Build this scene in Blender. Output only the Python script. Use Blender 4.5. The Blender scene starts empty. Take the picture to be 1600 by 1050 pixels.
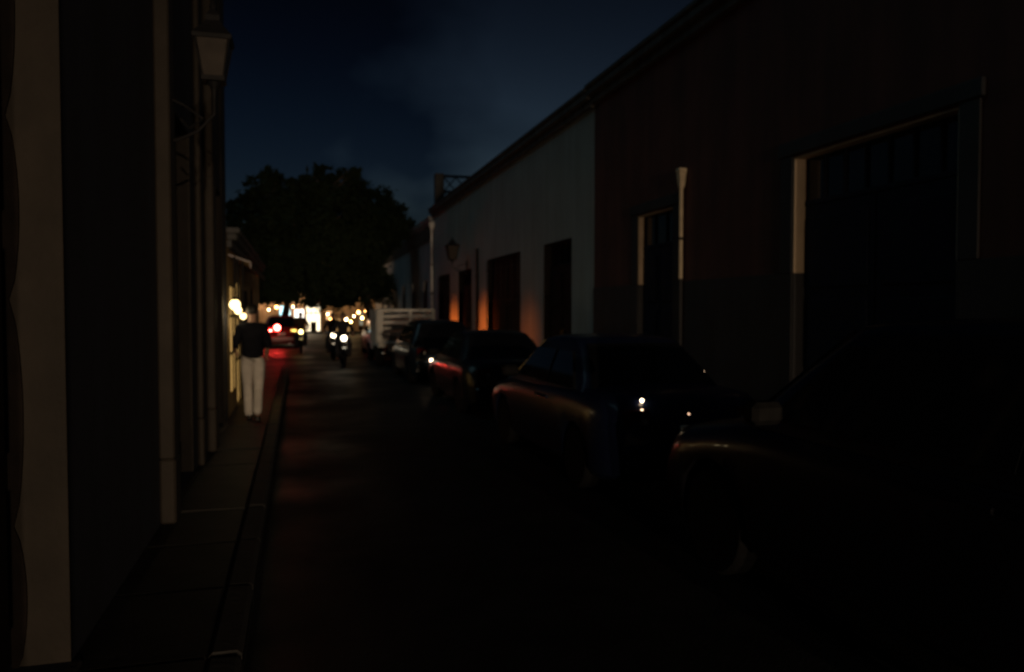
import bpy, bmesh, math, random
from mathutils import Vector, Matrix
R = math.radians
random.seed(7)
scene = bpy.context.scene
col = scene.collection

# ------------------------------------------------------------------ camera
CAM = Vector((0, 0, 1.75)); F = 1200.0; YAW = R(15.6); PITCH = R(1.91)
cam_d = bpy.data.cameras.new('camera'); cam = bpy.data.objects.new('camera', cam_d); col.objects.link(cam)
cam_d.sensor_width = 36; cam_d.lens = 36 * F / 1600; cam_d.clip_start = 0.05; cam_d.clip_end = 3000
cam.location = CAM; cam.rotation_euler = (R(90) - PITCH, 0, -YAW)
cam_d.dof.use_dof = True; cam_d.dof.focus_distance = 1.6; cam_d.dof.aperture_fstop = 3.6
scene.camera = cam

# ------------------------------------------------------------------ night sky
SUN_EL, SUN_ROT = -4.0, 350.0
w = bpy.data.worlds.new('World'); scene.world = w; w.use_nodes = True
nt = w.node_tree; nt.nodes.clear()
N = lambda t: nt.nodes.new(t)
L = lambda a, b: nt.links.new(a, b)
sky = N('ShaderNodeTexSky'); sky.sky_type = 'NISHITA'; sky.sun_disc = False
sky.sun_elevation = R(SUN_EL); sky.sun_rotation = R(SUN_ROT); sky.air_density = 1.0; sky.dust_density = 1.0; sky.ozone_density = 2.0
tc = N('ShaderNodeTexCoord'); mp = N('ShaderNodeMapping'); mp.inputs['Scale'].default_value = (1.0, 1.0, 1.5); mp.inputs['Location'].default_value = (4.39, 6.94, 0.11)
ns = N('ShaderNodeTexNoise'); ns.inputs['Scale'].default_value = 1.2; ns.inputs['Detail'].default_value = 5.5; ns.inputs['Roughness'].default_value = 0.52
rp = N('ShaderNodeValToRGB'); rp.color_ramp.elements[0].position = 0.44; rp.color_ramp.elements[1].position = 0.565
rp.color_ramp.elements[0].color = (0.27, 0.30, 0.35, 1); rp.color_ramp.elements[1].color = (1.65, 1.50, 1.30, 1)
sx3 = N('ShaderNodeSeparateXYZ'); hz_r = N('ShaderNodeValToRGB'); hz_r.color_ramp.interpolation = 'EASE'
hz_r.color_ramp.elements[0].position = 0.02; hz_r.color_ramp.elements[0].color = (1.95, 2.5, 2.3, 1)
hz_r.color_ramp.elements[1].position = 0.42; hz_r.color_ramp.elements[1].color = (0.46, 0.54, 0.52, 1)
L(tc.outputs['Generated'], sx3.inputs[0]); L(sx3.outputs['Z'], hz_r.inputs[0])
mul0 = N('ShaderNodeMix'); mul0.data_type = 'RGBA'; mul0.blend_type = 'MULTIPLY'; mul0.inputs[0].default_value = 1.0; mul0.clamp_result = False
L(sky.outputs[0], mul0.inputs[6]); L(hz_r.outputs[0], mul0.inputs[7])
mul = N('ShaderNodeMix'); mul.data_type = 'RGBA'; mul.blend_type = 'MULTIPLY'; mul.inputs[0].default_value = 1.0; mul.clamp_result = False
bg = N('ShaderNodeBackground'); bg.inputs['Strength'].default_value = 0.195; out = N('ShaderNodeOutputWorld')
L(tc.outputs['Generated'], mp.inputs['Vector']); L(mp.outputs[0], ns.inputs['Vector']); L(ns.outputs['Fac'], rp.inputs[0])
L(mul0.outputs[2], mul.inputs[6]); L(rp.outputs[0], mul.inputs[7]); L(mul.outputs[2], bg.inputs[0]); L(bg.outputs[0], out.inputs[0])
# last dusk glow as a broad, very faint sun
sd = bpy.data.lights.new('sun', 'SUN'); sd.energy = 0.095; sd.angle = R(40); sd.color = (0.45, 0.88, 1.0)
sun = bpy.data.objects.new('sun', sd); col.objects.link(sun); sun.rotation_euler = Vector((-0.58, 0.20, 0.79)).to_track_quat('Z', 'Y').to_euler()

vs = scene.view_settings; vs.view_transform = 'Standard'; vs.look = 'None'; vs.exposure = 0; vs.gamma = 1; vs.use_curve_mapping = False
scene.cycles.use_denoising = True
scene.cycles.max_bounces = 6; scene.cycles.sample_clamp_indirect = 2.0

# ------------------------------------------------------------------ pixel -> place
FW = Vector((math.sin(YAW) * math.cos(PITCH), math.cos(YAW) * math.cos(PITCH), -math.sin(PITCH)))
RT = Vector((math.cos(YAW), -math.sin(YAW), 0)); UP = RT.cross(FW)
def ray(px, py): return FW * F + RT * (px - 800) + UP * (525 - py)
def onx(px, py, X): d = ray(px, py); return CAM + d * ((X - CAM.x) / d.x)
def ony(px, py, Y): d = ray(px, py); return CAM + d * ((Y - CAM.y) / d.y)
def onz(px, py, Z): d = ray(px, py); return CAM + d * ((Z - CAM.z) / d.z)

# ------------------------------------------------------------------ materials
MATS = {}
def mat(name, c, rough=0.7, metal=0.0, var=0.25, scale=6.0, bump=0.0, bscale=None, emit=None, estr=0.0, spec=0.5, alpha=None, coat=0.0, stain=0.0, trans=0.0):
    if name in MATS: return MATS[name]
    m = bpy.data.materials.new(name); m.use_nodes = True; t = m.node_tree; b = t.nodes['Principled BSDF']
    b.inputs['Roughness'].default_value = rough; b.inputs['Metallic'].default_value = metal
    b.inputs['Specular IOR Level'].default_value = spec; b.inputs['Coat Weight'].default_value = coat
    b.inputs['Transmission Weight'].default_value = trans
    tcn = t.nodes.new('ShaderNodeTexCoord')
    n1 = t.nodes.new('ShaderNodeTexNoise'); n1.inputs['Scale'].default_value = scale; n1.inputs['Detail'].default_value = 6
    t.links.new(tcn.outputs['Object'], n1.inputs['Vector'])
    r = t.nodes.new('ShaderNodeValToRGB'); r.color_ramp.elements[0].position = 0.3; r.color_ramp.elements[1].position = 0.72
    r.color_ramp.elements[0].color = (*[x * (1 - var) for x in c], 1); r.color_ramp.elements[1].color = (*[min(1, x * (1 + var * 0.6)) for x in c], 1)
    t.links.new(n1.outputs['Fac'], r.inputs[0]); colr = r.outputs[0]
    if stain:
        mp2 = t.nodes.new('ShaderNodeMapping'); mp2.inputs['Scale'].default_value = (2.2, 2.2, 0.25)
        n3 = t.nodes.new('ShaderNodeTexNoise'); n3.inputs['Scale'].default_value = 1.3; n3.inputs['Detail'].default_value = 8
        t.links.new(tcn.outputs['Object'], mp2.inputs[0]); t.links.new(mp2.outputs[0], n3.inputs['Vector'])
        r3 = t.nodes.new('ShaderNodeValToRGB'); r3.color_ramp.elements[0].position = 0.40; r3.color_ramp.elements[1].position = 0.62
        k = 1 - stain; r3.color_ramp.elements[0].color = (k, k, k * 0.95, 1); r3.color_ramp.elements[1].color = (1, 1, 1, 1)
        t.links.new(n3.outputs['Fac'], r3.inputs[0])
        mx = t.nodes.new('ShaderNodeMix'); mx.data_type = 'RGBA'; mx.blend_type = 'MULTIPLY'; mx.inputs[0].default_value = 1
        t.links.new(colr, mx.inputs[6]); t.links.new(r3.outputs[0], mx.inputs[7]); colr = mx.outputs[2]
    t.links.new(colr, b.inputs['Base Color'])
    if bump:
        n2 = t.nodes.new('ShaderNodeTexNoise'); n2.inputs['Scale'].default_value = bscale or scale * 6; n2.inputs['Detail'].default_value = 5
        t.links.new(tcn.outputs['Object'], n2.inputs['Vector'])
        bp = t.nodes.new('ShaderNodeBump'); bp.inputs['Strength'].default_value = bump; bp.inputs['Distance'].default_value = 0.02
        t.links.new(n2.outputs['Fac'], bp.inputs['Height']); t.links.new(bp.outputs[0], b.inputs['Normal'])
    if emit: b.inputs['Emission Color'].default_value = (*emit, 1); b.inputs['Emission Strength'].default_value = estr
    MATS[name] = m; return m

def road_mat():
    m = mat('asphalt', (0.026, 0.026, 0.028), 0.5, 0, 0.35, 3.0, 0.25, 55, spec=0.05)
    t = m.node_tree; b = t.nodes['Principled BSDF']
    tcn = t.nodes.new('ShaderNodeTexCoord'); n = t.nodes.new('ShaderNodeTexNoise'); n.inputs['Scale'].default_value = 0.55; n.inputs['Detail'].default_value = 5
    mr = t.nodes.new('ShaderNodeMapRange'); mr.inputs[1].default_value = 0.38; mr.inputs[2].default_value = 0.66; mr.inputs[3].default_value = 0.42; mr.inputs[4].default_value = 0.75
    t.links.new(tcn.outputs['Object'], n.inputs['Vector']); t.links.new(n.outputs['Fac'], mr.inputs[0]); t.links.new(mr.outputs[0], b.inputs['Roughness'])
    return m
ASPHALT = road_mat()
SLAB = mat('sidewalk_concrete', (0.045, 0.042, 0.040), 0.55, 0, 0.3, 4, 0.15, 40, stain=0.3, spec=0.09)
KERB = mat('kerb_concrete', (0.05, 0.048, 0.046), 0.8, 0, 0.3, 5, 0.2)
EARTH = mat('earth', (0.08, 0.07, 0.06), 0.9, 0, 0.3, 0.5)
WHITEWALL = mat('pale_plaster', (0.30, 0.345, 0.35), 0.85, 0, 0.10, 0.8, 0.12, 30, stain=0.12)
REDWALL = mat('oxblood_plaster', (0.10, 0.034, 0.026), 0.85, 0, 0.2, 1.2, 0.12, 30, stain=0.3)
DADO = mat('dark_dado_paint', (0.025, 0.025, 0.03), 0.7, 0, 0.25, 2, 0.1, stain=0.3)
CREAM = mat('cream_trim_paint', (0.62, 0.47, 0.33), 0.75, 0, 0.15, 3, 0.08, stain=0.25)
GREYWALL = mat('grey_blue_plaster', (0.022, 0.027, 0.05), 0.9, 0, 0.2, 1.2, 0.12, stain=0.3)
FARWALL = mat('grey_plaster', (0.42, 0.42, 0.46), 0.85, 0, 0.15, 1, 0.1, stain=0.3)
OCHRE = mat('ochre_plaster', (0.55, 0.38, 0.24), 0.85, 0, 0.15, 1, 0.1, stain=0.25)
YELLOWWALL = mat('yellow_plaster', (0.55, 0.36, 0.14), 0.8, 0, 0.2, 1.5, 0.1, stain=0.3)
CORN = mat('weathered_cornice_stone', (0.10, 0.10, 0.105), 0.9, 0, 0.3, 3, 0.2, stain=0.4)
STONE = mat('brown_stone_trim', (0.036, 0.028, 0.021), 0.8, 0, 0.25, 5, 0.2, stain=0.3)
WOOD = mat('dark_varnished_wood', (0.014, 0.010, 0.008), 0.8, 0, 0.35, 8, 0.1, spec=0.15)
BLUEDOOR = mat('dark_blue_door_paint', (0.010, 0.013, 0.026), 0.7, 0, 0.3, 6, 0.05, spec=0.15)
REDDOOR = mat('dark_red_door_paint', (0.06, 0.018, 0.015), 0.35, 0, 0.3, 6, 0.05)
IRON = mat('black_iron', (0.014, 0.014, 0.016), 0.65, 0.0, 0.3, 10, 0.05, spec=0.2)
BRASS = mat('brass', (0.5, 0.36, 0.12), 0.35, 1.0, 0.2, 10)
PIPE = mat('painted_pipe', (0.62, 0.50, 0.34), 0.6, 0, 0.2, 8)
WHITEPIPE = mat('white_pipe', (0.78, 0.77, 0.74), 0.6, 0, 0.2, 8)
FROST = mat('frosted_lantern_glass', (0.05, 0.040, 0.033), 0.5, 0, 0.3, 8, spec=0.12)
DARKGLASS = mat('dark_glass', (0.012, 0.013, 0.016), 0.06, 0, 0.1, 3)
TYRE = mat('tyre_rubber', (0.010, 0.010, 0.011), 0.9, 0, 0.3, 30, 0.1, spec=0.1)
RIM = mat('alloy_rim', (0.10, 0.10, 0.105), 0.5, 0.8, 0.2, 10)
CHROME = mat('chrome', (0.7, 0.7, 0.7), 0.12, 1.0, 0.05, 10)
BLACKPL = mat('black_plastic', (0.012, 0.012, 0.012), 0.7, 0, 0.2, 15, spec=0.06)
PLATE = mat('number_plate_white', (0.7, 0.7, 0.68), 0.5, 0, 0.1, 10)
REDLENS = mat('red_tail_lens', (0.07, 0.006, 0.006), 0.15, 0, 0.1, 20)
CLEARLENS = mat('clear_lamp_lens', (0.5, 0.5, 0.5), 0.1, 0.2, 0.1, 20)
WHITEPAINT = mat('white_stake_paint', (0.82, 0.81, 0.78), 0.55, 0, 0.15, 4, 0.05, stain=0.2)
BARK = mat('bark', (0.07, 0.055, 0.04), 0.9, 0, 0.35, 6, 0.5, 18)
LEAF = mat('leaf', (0.026, 0.040, 0.018), 0.7, 0, 0.4, 0.8, spec=0.12)
LEAF2 = mat('leaf_deep', (0.024, 0.038, 0.017), 0.7, 0, 0.4, 0.9, spec=0.12)
def paint(n, c): return mat(n, c, 0.3, 0.0, 0.06, 3, 0, coat=0.25, spec=0.3)
def glow(n, c, s): return mat(n, (0.05, 0.05, 0.05), 0.4, 0, 0, 5, emit=c, estr=s)
SKIN = mat('skin', (0.38, 0.22, 0.15), 0.6, 0, 0.12, 12)
HAIR = mat('black_hair', (0.015, 0.012, 0.010), 0.5, 0, 0.3, 60, 0.3)
SHIRT = mat('dark_navy_jacket_cloth', (0.008, 0.0085, 0.012), 0.9, 0, 0.3, 14, 0.2, spec=0.1)
TROUS = mat('light_beige_trouser_cloth', (0.62, 0.58, 0.52), 0.9, 0, 0.15, 10, 0.3, 9)
SHOE = mat('dark_shoe_leather', (0.02, 0.017, 0.015), 0.5, 0, 0.2, 20)

# ------------------------------------------------------------------ mesh helpers
class MB:
    def __init__(s): s.v = []; s.f = []
    def add(s, vs, fs):
        o = len(s.v); s.v += [tuple(v) for v in vs]; s.f += [tuple(i + o for i in f) for f in fs]; return s
    def box(s, a, b):
        (x0, y0, z0), (x1, y1, z1) = a, b
        return s.add([(x0,y0,z0),(x1,y0,z0),(x1,y1,z0),(x0,y1,z0),(x0,y0,z1),(x1,y0,z1),(x1,y1,z1),(x0,y1,z1)],
                     [(0,3,2,1),(4,5,6,7),(0,1,5,4),(1,2,6,5),(2,3,7,6),(3,0,4,7)])
    def cham(s, a, b, c=0.01):
        """box with its eight corners and edges cut back by c"""
        lo = Vector([min(p, q) for p, q in zip(a, b)]); hi = Vector([max(p, q) for p, q in zip(a, b)])
        c = min(c, *(0.45 * (hi - lo)[i] for i in range(3)))
        bm = bmesh.new(); bmesh.ops.create_cube(bm, size=1)
        for v in bm.verts: v.co = Vector([(lo[i] + hi[i]) / 2 + v.co[i] * (hi[i] - lo[i]) for i in range(3)])
        bmesh.ops.bevel(bm, geom=bm.edges[:], offset=c, segments=1, affect='EDGES')
        bm.verts.index_update(); s.add([v.co[:] for v in bm.verts], [[v.index for v in f.verts] for f in bm.faces]); bm.free(); return s
    def tube(s, pts, rad, n=8):
        pts = [Vector(p) for p in pts]; rad = rad if isinstance(rad, (list, tuple)) else [rad] * len(pts)
        vs = []; 
        for i, p in enumerate(pts):
            d = (pts[min(i + 1, len(pts) - 1)] - pts[max(i - 1, 0)]).normalized()
            a = d.orthogonal() if i == 0 else (a - d * a.dot(d))
            a.normalize(); b = d.cross(a)
            vs += [p + (a * math.cos(2 * math.pi * k / n) + b * math.sin(2 * math.pi * k / n)) * rad[i] for k in range(n)]
        m = len(pts); fs = [(i*n+k, i*n+(k+1)%n, (i+1)*n+(k+1)%n, (i+1)*n+k) for i in range(m-1) for k in range(n)]
        fs += [tuple(range(n))[::-1], tuple((m-1)*n+k for k in range(n))]
        return s.add(vs, fs)
    def lathe(s, prof, n=20, M=None):
        M = M or Matrix(); vs = [M @ Vector((r*math.cos(2*math.pi*k/n), r*math.sin(2*math.pi*k/n), z)) for r, z in prof for k in range(n)]
        m = len(prof); fs = [(i*n+k, i*n+(k+1)%n, (i+1)*n+(k+1)%n, (i+1)*n+k) for i in range(m-1) for k in range(n)]
        fs += [tuple(range(n))[::-1], tuple((m-1)*n+k for k in range(n))]
        return s.add(vs, fs)
    def loft(s, rings, cap=True):
        n = len(rings[0]); o = [p for r in rings for p in r]
        fs = [(i*n+k, i*n+(k+1)%n, (i+1)*n+(k+1)%n, (i+1)*n+k) for i in range(len(rings)-1) for k in range(n)]
        if cap: fs += [tuple(range(n))[::-1], tuple((len(rings)-1)*n+k for k in range(n))]
        return s.add(o, fs)
    def prism(s, poly, d):
        """planar polygon (3-D points) pushed along vector d"""
        p = [Vector(q) for q in poly]; q = [a + Vector(d) for a in p]; n = len(p)
        return s.add(p + q, [tuple(range(n))[::-1], tuple(range(n, 2*n))] + [(k, (k+1)%n, n+(k+1)%n, n+k) for k in range(n)])
    def mesh(s, name, m, smooth=False):
        me = bpy.data.meshes.new(name); me.from_pydata(s.v, [], s.f)
        bm = bmesh.new(); bm.from_mesh(me); bmesh.ops.recalc_face_normals(bm, faces=bm.faces[:]); bm.to_mesh(me); bm.free()
        if smooth:
            me.polygons.foreach_set('use_smooth', [True] * len(me.polygons))
            me.set_sharp_from_angle(angle=R(smooth if smooth is not True else 40))
        me.materials.append(m); return me
    def build(s, name, m, parent=None, smooth=False, loc=None):
        o = bpy.data.objects.new(name, s.mesh(name, m, smooth)); col.objects.link(o)
        if parent: o.parent = parent
        if loc is not None: o.location = loc
        return o

def tag(o, label=None, cat=None, group=None, kind=None):
    if label: o['label'] = label
    if cat: o['category'] = cat
    if group: o['group'] = group
    if kind: o['kind'] = kind
    return o
def thing(name, label, cat, loc=(0, 0, 0), rz=0, group=None):
    o = bpy.data.objects.new(name, None); col.objects.link(o); o.location = loc; o.rotation_euler = (0, 0, rz); o.empty_display_size = 0.2
    return tag(o, label, cat, group)
def copy_tree(o, parent=None):
    c = o.copy(); col.objects.link(c); c.parent = parent
    for ch in list(o.children): copy_tree(ch, c)
    return c
def setmat(o, m):
    o.material_slots[0].link = 'OBJECT'; o.material_slots[0].material = m
def share(me, name, parent, loc=(0, 0, 0), rot=(0, 0, 0)):
    o = bpy.data.objects.new(name, me); col.objects.link(o); o.parent = parent; o.location = loc; o.rotation_euler = rot; return o

# ------------------------------------------------------------------ ground, road, sidewalks
XL, XR = -1.02, 6.0            # the two house fronts
KL, KR = -0.27, 4.75          # the two kerbs
SW = 0.12
tag(MB().box((-900, -900, -0.4), (900, 1500, -0.03)).build('ground', EARTH), kind='structure')
tag(MB().box((KL, -45, -0.03), (KR, 23.0, 0)).add([(-9, 23, 0), (KR, 23, 0), (KR, 61.2, 0), (-9, 61.2, 0)], [(0, 1, 2, 3)]).build('road', ASPHALT), kind='structure')
def sidewalk(name, x0, x1, y0, y1, kerb_x, pieces, ax='y'):
    base = tag(MB().box((x0, y0, -0.03), (x1, y1, SW - 0.035)).build(name, KERB), kind='structure')
    s = 1 if kerb_x > x0 + 0.1 else -1
    n = int((y1 - y0) / 0.95); st = (y1 - y0) / n
    a, b = (x0, kerb_x - 0.16) if s > 0 else (kerb_x + 0.16, x1)
    if not pieces:
        MB().box((a, y0, SW - 0.035), (b, y1, SW)).build('paving', SLAB, base); MB().cham((min(kerb_x, kerb_x - s*0.15), y0, -0.02), (max(kerb_x, kerb_x - s*0.15), y1, SW + 0.01), 0.02).build('kerb', KERB, base); return base
    sl = MB().cham((a, 0.012, -0.03), (b, st - 0.012, 0), 0.008).mesh('slab', SLAB)
    kb = MB().cham((min(kerb_x, kerb_x - s*0.15), 0.006, -0.13), (max(kerb_x, kerb_x - s*0.15), st - 0.006, 0.012), 0.02).mesh('kerb_stone', KERB)
    rnd = random.Random(3)
    for i in range(n):
        share(sl, 'slab', base, (0, y0 + i*st, SW + rnd.uniform(-0.006, 0.008)), (rnd.uniform(-.006, .006), rnd.uniform(-.004, .004), 0))
        share(kb, 'kerb_stone', base, (0, y0 + i*st, SW + rnd.uniform(-0.005, 0.005)))
    return base
sidewalk('sidewalk_left', XL, KL, 0.0, 22.8, KL, True)
sidewalk('sidewalk_left_rear', XL, KL, -45, 0.0, KL, False)
sidewalk('sidewalk_right', KR, XR, -6, 61.2, KR, False)
tag(MB().box((-9, 60.2, -0.03), (KR, 62, SW)).build('sidewalk_far', SLAB), kind='structure')

# ------------------------------------------------------------------ buildings
class Front:
    """a street front: s runs along the wall, o points out of it"""
    def __init__(f, kind, pos): f.k, f.p = kind, pos
    def P(f, s, o, z):
        return {'L': (f.p + o, s, z), 'R': (f.p - o, s, z), 'E': (s, f.p - o, z)}[f.k]
    def box(f, mb, s0, s1, o0, o1, z0, z1, c=0):
        a, b = f.P(s0, o0, z0), f.P(s1, o1, z1)
        lo = [min(p, q) for p, q in zip(a, b)]; hi = [max(p, q) for p, q in zip(a, b)]
        return mb.cham(lo, hi, c) if c else mb.box(lo, hi)

def wall(fr, parent, s0, s1, z1, th, ops, m):
    """front wall with real openings"""
    mb = MB(); cur = s0
    for a, b, za, zb in sorted(ops):
        fr.box(mb, cur, a, -th, 0, 0, z1); fr.box(mb, a, b, -th, 0, zb, z1)
        if za > 0.02: fr.box(mb, a, b, -th, 0, 0, za)
        cur = b
    fr.box(mb, cur, s1, -th, 0, 0, z1)
    return mb.build('wall', m, parent)

def shell(fr, parent, s0, s1, z1, th, depth, m):
    for s, e in ((s0, s0 + 0.25), (s1 - 0.25, s1)): fr.box(MB(), s, e, -depth, -th, 0, z1 - 0.003).build('side_wall', m, parent)
    fr.box(MB(), s0, s1, -depth - 0.25, -depth, 0, z1 - 0.003).build('back_wall', m, parent)
    fr.box(MB(), s0 + 0.25, s1 - 0.25, -depth, -th, z1 - 0.5, z1 - 0.3).build('roof', CORN, parent)

def cornice(fr, parent, s0, s1, z1, h=0.26, out=0.16, m=None):
    mb = MB()
    fr.box(mb, s0, s1, 0.002, out * 0.5, z1 - h, z1 - h * 0.55, 0.015); fr.box(mb, s0, s1, 0.002, out, z1 - h * 0.55 + 0.002, z1 - 0.04, 0.02)
    fr.box(mb, s0, s1, -0.3, out + 0.04, z1 - 0.036, z1 + 0.05, 0.015)
    return mb.build('cornice', m or CORN, parent)

def lining(fr, parent, a, b, za, zb, depth, m, dado_z=None, dm=None, t=0.02):
    """jambs and head inside an opening"""
    for s, e in ((a, a + t), (b - t, b)):
        if dado_z:
            fr.box(MB(), s, e, -depth, 0.004, dado_z, zb).build('jamb', m, parent); fr.box(MB(), s, e, -depth, 0.004, za, dado_z - 0.002).build('jamb_base', dm, parent)
        else: fr.box(MB(), s, e, -depth, 0.004, za, zb).build('jamb', m, parent)
    fr.box(MB(), a + t, b - t, -depth, 0.004, zb - t, zb).build('lintel', m, parent)

def door(fr, parent, a, b, za, zb, o, m, leaves=2, trim=None):
    """panelled leaves standing in an opening; o is the plane of the leaves"""
    w_ = (b - a) / leaves
    fan = zb - 0.55
    for i in range(leaves):
        s0, s1 = a + i * w_ + 0.008, a + (i + 1) * w_ - 0.008
        d = fr.box(MB(), s0, s1, o - 0.05, o, za + 0.015, fan - 0.04, 0.006).build('door', m, parent)
        h = fan - 0.04 - za
        for z0, z1 in ((0.06, 0.26), (0.31, 0.60), (0.65, 0.95)):
            fr.box(MB(), s0 + 0.09, s1 - 0.09, o + 0.001, o + 0.022, za + h * z0, za + h * z1, 0.018).build('panel', m, d)
        hs = s1 - 0.06 if i == 0 else s0 + 0.06
        MB().tube([fr.P(hs, o, za + 1.02), fr.P(hs, o + 0.05, za + 1.02), fr.P(hs, o + 0.05, za + 1.16), fr.P(hs, o, za + 1.16)], 0.009, 6).build('handle', BRASS, d)
    fr.box(MB(), a, b, o - 0.06, o + 0.01, fan - 0.036, fan + 0.03, 0.008).build('transom', m, parent)
    n = max(2, int((b - a) / 0.35)); 
    fl = fr.box(MB(), a, b, o - 0.04, o - 0.03, fan + 0.03, zb).build('fanlight', DARKGLASS, parent)
    for i in range(1, n):
        s = a + (b - a) * i / n; fr.box(MB(), s - 0.015, s + 0.015, o - 0.03, o, fan + 0.032, zb - 0.002).build('glazing_bar', m, fl)

def barred_window(fr, parent, a, b, za, zb, depth, m):
    """shuttered window with an iron grille and a stone sill"""
    mid = (a + b) / 2
    for s0, s1 in ((a + 0.02, mid - 0.005), (mid + 0.005, b - 0.02)):
        d = fr.box(MB(), s0, s1, -depth - 0.04, -depth, za, zb - 0.02, 0.006).build('shutter', m, parent)
        for z0, z1 in ((0.05, 0.46), (0.52, 0.95)):
            fr.box(MB(), s0 + 0.07, s1 - 0.07, -depth + 0.001, -depth + 0.02, za + (zb - za) * z0, za + (zb - za) * z1, 0.015).build('panel', m, d)
    sill = fr.box(MB(), a - 0.08, b + 0.08, -0.02, 0.1, za - 0.1, za, 0.015).build('sill', STONE, parent)
    n = 7; g = fr.box(MB(), a + 0.02, b - 0.02, 0.035, 0.05, za + 0.3, za + 0.33).build('grille', IRON, parent)
    for z in (zb - 0.35, (za + zb) / 2): fr.box(MB(), a + 0.02, b - 0.02, 0.035, 0.05, z, z + 0.03).build('grille_rail', IRON, g)
    for i in range(n):
        s = a + 0.06 + (b - a - 0.12) * i / (n - 1); MB().tube([fr.P(s, 0.06, za), fr.P(s, 0.06, zb - 0.05)], 0.009, 6).build('grille_bar', IRON, g)

def lantern(name, label, fr, s, z, out=0.46, width=0.38, lit=None, power=0, group=None, wall_o=0.0, color=(1, 0.78, 0.5)):
    """four-sided street lantern on a scrolled wall bracket; its base is on the wall"""
    t = thing(name, label, 'street lamp', group=group)
    c = Vector(fr.P(s, wall_o + out, z)); h = width * 1.1; wt, wb = width / 2, width * 0.31
    sq = lambda r, zz: [c + Vector((x * r, y * r, zz)) for x, y in ((-1, -1), (1, -1), (1, 1), (-1, 1))]
    for i in range(4):
        lo, hi = sq(wb, 0), sq(wt, h); a0, a1, b0, b1 = lo[i], lo[(i + 1) % 4], hi[i], hi[(i + 1) % 4]
        mid = (a0 + a1 + b0 + b1) / 4; nrm = (a1 - a0).cross(b0 - a0).normalized()
        if nrm.dot(mid - (c + Vector((0, 0, h / 2)))) < 0: nrm = -nrm
        k = lambda p, q: p.lerp(q, 0.05)
        MB().prism([k(a0, a1), k(a1, a0), k(b1, b0), k(b0, b1)], -nrm * 0.006).build('pane', lit or FROST, t)
        MB().tube([a0, b0], width * 0.035, 6).build('corner_bar', IRON, t)
    MB().loft([sq(wb * 1.12, -0.035), sq(wb * 1.12, 0.0)]).build('base_ring', IRON, t)
    MB().tube([c + Vector((0, 0, -0.035)), c + Vector((0, 0, -0.09)), c + Vector((0, 0, -0.15))], [wb * 0.7, wb * 0.3, 0.012], 10).build('finial_base', IRON, t)
    r = MB().loft([sq(wt * 1.12, h), sq(wt * 1.18, h + 0.03), sq(wt * 0.66, h + 0.11), sq(wt * 0.42, h + 0.16), sq(wt * 0.42, h + 0.2), sq(wt * 0.16, h + 0.25)]).build('roof_cap', IRON, t)
    MB().lathe([(0.012, 0), (0.03, 0.03), (0.012, 0.07), (0.004, 0.1)], 10, Matrix.Translation(c + Vector((0, 0, h + 0.25)))).build('finial', IRON, r)
    W = lambda o, zz: fr.P(s, wall_o + o, z + zz)
    pts = [W(0.02, -0.45), W(out * 0.3, -0.50), W(out * 0.7, -0.42), W(out, -0.28), W(out, -0.13)]
    b = MB().tube(pts, 0.012, 8).build('bracket', IRON, t)
    MB().tube([W(0.02, -0.15), W(out * 0.45, -0.22), W(out * 0.8, -0.32), W(out * 0.55, -0.40), W(out * 0.4, -0.33)], 0.011, 6).build('scroll', IRON, b)
    fr.box(MB(), s - 0.05, s + 0.05, wall_o, wall_o + 0.025, z - 0.62, z - 0.05, 0.006).build('wall_plate', IRON, t)
    if power:
        ld = bpy.data.lights.new('bulb', 'POINT'); ld.energy = power; ld.color = color; ld.shadow_soft_size = 0.3
        o = bpy.data.objects.new('bulb', ld); col.objects.link(o); o.parent = t; o.location = c + Vector((0, 0, h * 0.5))
    return t

RF, LF = Front('R', XR), Front('L', XL)
yr = lambda px: onx(px, 500, XR).y
yl = lambda px, X=XL: onx(px, 500, X).y
DZ = 2.22

# --- long pale house on the right
Y_RW, Y_WF = yr(928), yr(677)          # red | pale | far wing
pale = thing('pale_house', 'long pale plastered one-storey house with four tall dark openings, behind the parked cars', 'house', (XR, Y_RW, 0))
def at_base(t):                          # children are given in world coordinates; move them under the thing's base
    for ch in t.children_recursive:
        if ch.parent is t: ch.location = ch.location - t.location
    return t
HW = 6.32
ops = [(yr(893), yr(850), 0.14, 3.4), (yr(813), yr(762), 0.7, 3.4), (yr(737), yr(717), 0.14, 3.25), (yr(703), yr(686), 0.7, 3.25)]
wall(RF, pale, Y_RW, Y_WF, HW, 0.45, ops, WHITEWALL); shell(RF, pale, Y_RW, Y_WF, HW, 0.45, 9, WHITEWALL)
cornice(RF, pale, Y_RW, Y_WF, HW, 0.34, 0.2)
for i, (a, b, za, zb) in enumerate(ops):
    lining(RF, pale, a, b, za, zb, 0.2, WOOD)
    if za < 0.3:
        door(RF, pale, a + 0.02, b - 0.02, SW + 0.02, zb - 0.02, -0.17, WOOD)
        RF.box(MB(), a, b, -0.3, 0.06, 0.0, SW + 0.018, 0.01).build('doorstep', STONE, pale)
    else: barred_window(RF, pale, a + 0.02, b - 0.02, za, zb - 0.02, 0.17, WOOD)
cur = Y_RW
for a, b, za, zb in ops + [(Y_WF, Y_WF, 0, 0)]:
    if a - cur > 0.05: RF.box(MB(), cur + 0.003, a - 0.01, 0.001, 0.025, 0.0, 0.75, 0.006).build('plinth', CORN, pale)
    cur = b + 0.01
at_base(pale)

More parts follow.
